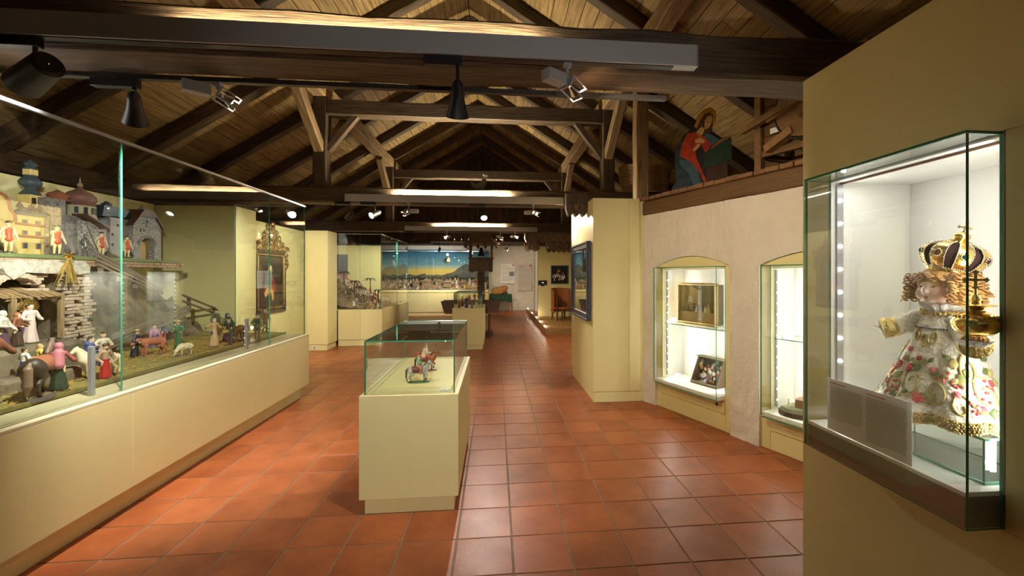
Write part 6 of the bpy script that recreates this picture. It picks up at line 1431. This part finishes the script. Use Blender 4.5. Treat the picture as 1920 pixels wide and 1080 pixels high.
# ---- barrel chair on the platform
t = thing('barrel_chair', 'rounded barrel-backed wooden chair on the deck platform', 'chair', (2.02, 12.6, .152), R(25))
BRLW = mat('barrel_wood', srgb(168, 102, 46), .38, var=.35, vscale=5, stretch=(8, 8, .6))
for k in range(15):
    a = R(-15+k*14); r = .36; M = Matrix.Translation((r*math.cos(a), r*math.sin(a), 0)) @ Matrix.Rotation(a, 4, 'Z'); top = .90+.05*math.sin(math.pi*k/14); MB().box((-.014,-.046,.22), (.014,.046,top), .004, M).build('stave', BRLW, t)
MB().lathe([(.30,.34),(.34,.35),(.34,.39),(.02,.40)], 28).build('seat', BRLW, t, smooth=40)
MB().tube([(.378*math.cos(R(-20+k*14)), .378*math.sin(R(-20+k*14)), .30) for k in range(16)], .014, 8).build('hoop', BROWN, t, smooth=60)
for a in (-40, 50, 140, 230): MB().cyl((.30*math.cos(R(a)), .30*math.sin(R(a)), .36), (.36*math.cos(R(a)), .36*math.sin(R(a)), .0), .028, .022, 10).build('leg', BROWN, t, smooth=60)
for a in (-30, 205): MB().tube([(.36*math.cos(R(a)), .36*math.sin(R(a)), .0), (.37*math.cos(R(a)), .37*math.sin(R(a)), .5), (.36*math.cos(R(a)), .36*math.sin(R(a)), .72)], .026, 8).build('arm_post', BROWN, t, smooth=60)
# ---- carved beams on the right
def carved(name, label, u0, u1, v0, v1, Y, lobes, th=.16):
    a, b_ = RY(u0, v1, Y), RY(u1, v0, Y); W_, H_ = b_.x-a.x, b_.z-a.z; t = thing(name, label, 'carved beam', (a.x, Y, a.z)); pts = [(0, H_), (W_, H_), (W_, H_*.35)]
    for k in range(lobes*4, -1, -1): x = W_*k/(lobes*4); pts.append((x, H_*(.22-.2*abs(math.sin(math.pi*k/4)))*(1 if k else 1.6)))
    MB().prism(pts, th, Mx @ Matrix.Translation((0,0,-th))).build('board', CARVE, t)
    for k in range(lobes): MB().cyl((W_*(k+.5)/lobes, -.004, H_*.45), (W_*(k+.5)/lobes, -.022, H_*.45), H_*.16, H_*.08, 12).build('rosette', CARVE, t)
    MB().box((0,-.02,H_*.80), (W_,0,H_*.92), .004).build('moulding', CARVE, t); return t
carved('carved_beam', 'long dark carved beam above the platform', 984, 1092, 436, 455, 10.3, 8)
carved('carved_beam', 'lacy carved fringe board below the long carved beam', 1024, 1092, 454, 474, 10.5, 7, .05)
carved('carved_beam', 'stubby carved beam end left of the fringe board', 983, 1012, 455, 471, 10.9, 2)
carved('carved_bracket', 'dark carved bracket hanging over the top of the cream pier', 1062, 1101.5, 362, 406, 5.2, 3, .12)
# ---- rooster on the tie beam
ro = [(-.12,.0),(.10,.0),(.12,.05),(.17,.10),(.20,.20),(.16,.24),(.14,.17),(.08,.13),(.02,.14),(-.06,.20),(-.12,.30),(-.10,.35),(-.13,.38),(-.17,.34),(-.21,.36),(-.24,.31),(-.19,.28),(-.20,.20),(-.18,.10)]
p = RY(897, 353, 6.62); t = thing('rooster_vane', 'flat grey-green metal rooster standing on the second tie beam', 'weathervane', (p.x, 6.62, 2.80)); t.scale = (-.62, 1, .62)
MB().prism([(x, y+.02) for x, y in ro], .012, Mx).build('silhouette', mat('verdigris', srgb(128, 136, 116), .6, var=.3), t); MB().box((-.06,-.02,-.01), (.05,.02,.03)).build('foot', BLACK, t)
# ================================================================ LOFT OBJECTS
# painted board figure of a kneeling woman at a lectern
p = RZ(1318, 342, 2.44); LB = Vector((2.275, 4.60, 2.375)); sc = .0068
t = thing('painted_figure', 'painted cut-out of a haloed woman in red and blue kneeling at a lectern', 'painted figure', LB, R(-20))
def mpx(x, y): return ((x-1318)*sc, (349-y)*sc+.02)
def cut(name, pts, m, d, parent, th=None): 
    return MB().prism([mpx(1260+x*.1389, 200+y*.1389) for x, y in pts], th or .004, Matrix.Translation((0,-d,0)) @ Mx).build(name, m, parent)
cut('board', [(105,1085),(110,980),(160,900),(140,700),(150,500),(210,430),(240,350),(320,290),(360,250),(400,140),(470,60),(550,40),(605,90),(610,200),(570,290),(560,360),(640,420),(770,395),(775,670),(730,690),(730,920),(760,1000),(760,1085)], mat('figure_board', srgb(46, 42, 40), .6), -.02, t, .02)
cut('halo', [(365,255),(400,150),(470,65),(545,42),(602,95),(608,200),(570,290),(540,320),(420,300)], mat('halo_gold', srgb(222, 166, 40), .45), .004, t)
cut('hair', [(380,310),(430,190),(480,120),(540,105),(575,150),(570,260),(545,350),(500,350),(420,340),(350,330)], mat('fig_hair', srgb(92, 70, 34), .6), .008, t)
cut('face', [(480,200),(510,150),(550,140),(570,180),(560,230),(530,280),(500,300),(480,280)], mat('fig_skin', srgb(228, 184, 120), .5), .012, t)
cut('neck', [(380,340),(440,270),(485,290),(470,330),(460,360),(420,385)], mat('fig_skin', srgb(228, 184, 120)), .010, t)
for x, y in ((512,215), (545,228)): cut('eye', [(x-9,y),(x,y-5),(x+9,y),(x,y+5)], EYEM, .0145, t)
cut('mouth', [(490,270),(510,266),(505,278)], paint(170, 70, 56), .0145, t)
cut('mantle', [(150,500),(240,400),(215,600),(330,720),(400,830),(470,960),(460,1080),(110,1080),(165,900)], mat('fig_blue', srgb(52, 78, 92), .6, var=.5, vscale=14, col2=srgb(26, 36, 44)), .004, t)
cut('mantle_fold', [(190,640),(300,650),(370,720),(420,830),(440,960),(380,1020),(300,800),(220,720)], mat('fig_blue_l', srgb(82, 124, 138), .6, var=.4, vscale=14), .008, t)
cut('sleeve_blue', [(470,340),(540,360),(640,430),(560,500),(490,430)], mat('fig_blue_l', srgb(82, 124, 138)), .008, t)
cut('tunic', [(200,560),(240,430),(290,330),(380,330),(470,380),(560,490),(490,580),(440,480),(380,560),(390,640),(450,780),(500,920),(490,960),(430,830),(330,680),(205,600)], mat('fig_red', srgb(214, 72, 30), .55, var=.35, vscale=14, col2=srgb(150, 40, 18)), .010, t)
for pts in ([(370,420),(430,390),(485,440),(470,465),(380,455)], [(345,535),(400,470),(440,480),(410,520),(360,555)]): cut('hand', pts, mat('fig_skin', srgb(228, 184, 120)), .014, t)
cut('lectern_cloth', [(480,570),(740,440),(775,430),(775,665),(735,690),(660,720),(480,760)], mat('fig_green', srgb(44, 76, 58), .6, var=.4, vscale=14), .008, t)
cut('lectern', [(500,760),(730,700),(730,920),(760,960),(760,1080),(500,1080)], mat('fig_brown', srgb(92, 58, 40), .6, var=.3), .006, t)
cut('book', [(560,510),(640,440),(700,420),(770,395),(765,415),(660,470),(540,550)], mat('fig_tan', srgb(160, 110, 62), .6), .012, t)
# basket behind the post, on the tie beam
t = thing('wicker_basket', 'wide wicker basket behind the pale loft post', 'basket', (RY(1212, 340, 6.62).x, 6.7, 2.80))
WICK = mat('wicker', srgb(176, 138, 84), .75, var=.4, vscale=12); W_ = .40
def bask(z, k): return (.36+.06*z/.42)
for k in range(15):
    z = .015+k*.029; MB().tube([((bask(z,0)+.008*(1 if (i+k) % 2 else -1))*math.cos(2*math.pi*i/44), .62*(bask(z,0)+.008*(1 if (i+k) % 2 else -1))*math.sin(2*math.pi*i/44), z) for i in range(44)], .014, 6, True).build('weave_row', WICK, t, smooth=80)
MB().lathe([(.01,0),(.34,0),(.34,.01)], 22).build('bottom', WICK, t).scale = (1, .62, 1)
# wooden winnowing machine
t = thing('winnowing_machine', 'old wooden machine frame with big round drum in the loft', 'machine', (2.63, 3.62, 2.362), WRZ); WM2 = mat('loft_machine_wood', srgb(150, 112, 66), .7, var=.5, vscale=6, bump=.4, bscale=20)
for x, y in ((-.28, 0), (.62, 0), (-.28, .45), (.62, .45)): timber('frame_post', (x, y, 0), (x, y, .95), .07, .07, WM2, t, int(x*9+y*5), .003, up=(0,-1,0))
for y in (0, .45):
    for z in (.28, .88): timber('frame_rail', (-.3, y, z), (.64, y, z), .05, .06, WM2, t, int(z*9), .003)
for x in (-.28, .62): timber('cross_rail', (x, 0, .28), (x, .45, .28), .05, .06, WM2, t, 3, .003)
for k in range(4): MB().box((-.25, .02, .31+k*.14), (.59, .035, .31+k*.14+.134), .003).build('panel_board', WM2, t)
dr = MB().cyl((.22, -.12, .58), (.22, .0, .58), .26, .26, 32).build('drum', WM2, t, smooth=40); MB().cyl((.22,-.2,.58), (.22,-.12,.58), .10, .12, 24).build('hub', WM2, dr, smooth=40)
MB().tube([(.22+.275*math.cos(2*math.pi*i/32), -.10, .58+.275*math.sin(2*math.pi*i/32)) for i in range(32)], .014, 6, True).build('hoop', mat('dark_iron', srgb(50, 44, 40), .6, metal=.5), dr, smooth=70)
MB().bar((-.36,-.14,.52), (.60,-.16,.72), .05, .06).build('crank_bar', WM2, t); MB().cyl((.22,-.20,.58), (-.05,-.22,.50), .016, n=8).build('crank', WM2, t)
MB().box((-.14,-.05,.44), (-.04,-.045,.49)).build('paper_tag', PAPER, t)
MB().bar((-.16,-.06,.30), (.12,-.10,.40), .08, .07).build('chute', WM2, t)
# ================================================================ NICHE CONTENTS (placed in the wall's own frame)
def wl(s, off, z): return WM @ Vector((s, off, z))
NZ = .962
def WRAY(u, v, off):
    """place on a plane parallel to the niche wall"""
    d = ray(u, v); A_ = WA-WN*off; k = (A_.x*WN.x+A_.y*WN.y)/(d.x*WN.x+d.y*WN.y); p = Vector((0,0,EYE))+d*k; return (p-A_).dot(WD), p.z
sA, zA = WRAY(1273, 605, .16); sB, zB = WRAY(1345, 531, .16)
t = thing('crib_box_frame', 'gilt framed miniature room scene on the glass shelf of the first niche', 'picture box', wl(sA, .16, NZ), WRZ); W_, H_ = sB-sA, zB-NZ
for lo, hi in (((0,-.03,0),(W_,.02,.03)), ((0,-.03,H_-.025),(W_,.02,H_)), ((0,-.03,.03),(.022,.02,H_-.025)), ((W_-.022,-.03,.03),(W_,.02,H_-.025))): MB().box(lo, hi, .006).build('frame_rail', GILT, t)
MB().box((.005,.02,.005), (W_-.005,.12,H_-.005)).build('case', mat('box_dark', srgb(70, 52, 36), .7), t) if False else None
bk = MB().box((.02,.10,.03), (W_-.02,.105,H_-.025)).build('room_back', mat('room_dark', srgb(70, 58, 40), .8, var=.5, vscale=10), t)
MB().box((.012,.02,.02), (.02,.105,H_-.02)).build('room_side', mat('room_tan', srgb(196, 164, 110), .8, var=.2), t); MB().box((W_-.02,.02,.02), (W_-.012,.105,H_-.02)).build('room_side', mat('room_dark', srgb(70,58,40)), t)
MB().prism([(.022,.105),(.022+.35*W_,.105),(.022,.0)], .003, Matrix.Translation((0,0,.05))).build('room_floor', BROWN, t)
MB().box((.02,.0,.03), (W_-.02,.02,.03+H_*.24), .002).build('front_board', OAK, t); MB().box((.02,.02,.03), (W_-.02,.10,.035+H_*.22)).build('stage', BROWN, t)
MB().prism([(0,.30*H_),(.36*W_,.40*H_),(.36*W_,.80*H_),(0,.97*H_)], .004, Matrix.Translation((.022,.099,0)) @ Mx).build('room_wall', mat('room_tan', srgb(196,164,110)), t)
MB().box((.05,.090,H_*.52), (.11,.0945,H_*.66), .001).build('tiny_window', WHITE, t)
rnd = random.Random(3)
for k, (x, c) in enumerate(((.17, (110,50,80)), (.33, (60,50,50)), (.40, (232,226,214)), (.5, (110,40,60)), (.62, (226,220,206)), (.70, (190,150,80)))):
    s_ = .075+.03*(k % 2); b = MB(); b.lathe([(.3,0),(.2,.5),(.1,.75)], 8); b.ball((0,0,.88), .13, 8, 5); o = b.build('tiny_figure', paint(*c), t, smooth=50); o.location = (x*W_, .05, .036+H_*.22); o.scale = (s_*.9,)*3
pane('glass_pane', (.022,-.012,.03), (W_-.022,-.009,H_-.025), t)
sA, zA = WRAY(1290, 716, .10); sB, _ = WRAY(1338, 716, .10)
t = thing('relic_box', 'wedge shaped grey box with figures under slanted glass in first niche', 'picture box', wl(sA, .13, .3465), WRZ); W_ = sB-sA; H_ = .27
prof_ = [(0,0),(.17,0),(.17,H_),(.12,H_)]
Mp = Matrix(((0,0,1,0),(1,0,0,0),(0,1,0,0),(0,0,0,1)))
for x in (0, W_-.012): MB().prism(prof_, .012, Matrix.Translation((x,0,0)) @ Mp).build('side_panel', CARVE, t)
MB().box((.012,.158,0), (W_-.012,.17,H_), .001).build('back_board', CARVE, t); MB().box((-.008,.10,H_+.001), (W_+.008,.18,H_+.012), .002).build('lid', mat('grey_olive_wood', srgb(140, 130, 104), .7, var=.3), t); MB().box((.012,0,0), (W_-.012,.157,.012)).build('floor_board', CARVE, t)
MB().box((.012,-.004,.012), (W_-.012,.008,.03), .002).build('front_rail', mat('grey_olive_wood', srgb(140,130,104)), t)
gp = MB().prism([(.012,0),(W_-.012,0),(W_-.012,.27),(.012,.27)], .003, Matrix.Translation((0,.004,.025)) @ Matrix.Rotation(R(65), 4, 'X')).mesh('glass', GLASS); link('glass_pane', gp, t)
q = MB(); MB().box((.014,.135,.014), (W_-.014,.156,H_-.005)).build('inner_ground', mat('dark_green_moss', srgb(46, 66, 48), .9, var=.5, vscale=30), t)
for k in range(46):
    z = rnd.uniform(.03, H_-.05); y = .03+.10*z/H_+.02; q = MB().ball((rnd.uniform(.03, W_-.03), y, z), rnd.uniform(.010, .022), 7, 5, (1,.7,1.2)); q.build('tiny_figure', paint(*rnd.choice(COLS)), t, smooth=70)
for (u, v, off, z, lb) in ((1263, 604, .10, NZ, 'white card beside the gilt framed box on the shelf'), (1271, 706, .12, .3465, 'white card beside the wedge shaped box'), (1479, 632, .12, NZ, 'white card on the shelf of the half hidden niche'), (1433, 634, .06, NZ, 'white card at the left end of the half hidden shelf')):
    s_, _ = WRAY(u, v, off); c = MB().box((-.045,-.0015,0), (.045,.0015,.055)).build('caption_card', PAPER, None); c.location = wl(s_, off, z+.001); c.rotation_euler = (R(-14), 0, WRZ); tag(c, lb, 'card')
    qq = MB(); [qq.box((-.035,-.0022,.012+.009*k), (.03,-.0016,.015+.009*k)) for k in range(4)]; qq.build('print', INK, c)
s_, _ = WRAY(1500, 765, .12)
t = thing('stone_crib', 'mossy stepped stone crib base in the half hidden niche', 'model', wl(s_, .12, .3465), WRZ)
MB().lathe([(.16,0),(.155,.035)], 14).build('dark_base', paint(60, 44, 34), t); MB().lathe([(.15,.035),(.13,.06),(.10,.065)], 11, lobes=3, lamp=.08).build('moss_step', mat('moss_stone', srgb(126, 126, 92), .9, var=.4, vscale=20), t); MB().lathe([(.09,.065),(.085,.13),(.07,.135)], 9, (.04,.03,0), lobes=3, lamp=.1).build('stone', paint(150, 112, 84), t)
s2_, _ = WRAY(1494, 738, .06); c = MB().lathe([(.014,0),(.01,.03),(.004,.05),(.008,.06),(.001,.07)], 8).build('tiny_figure', paint(214, 204, 190), t); c.location = (-.05, -.07, .062)
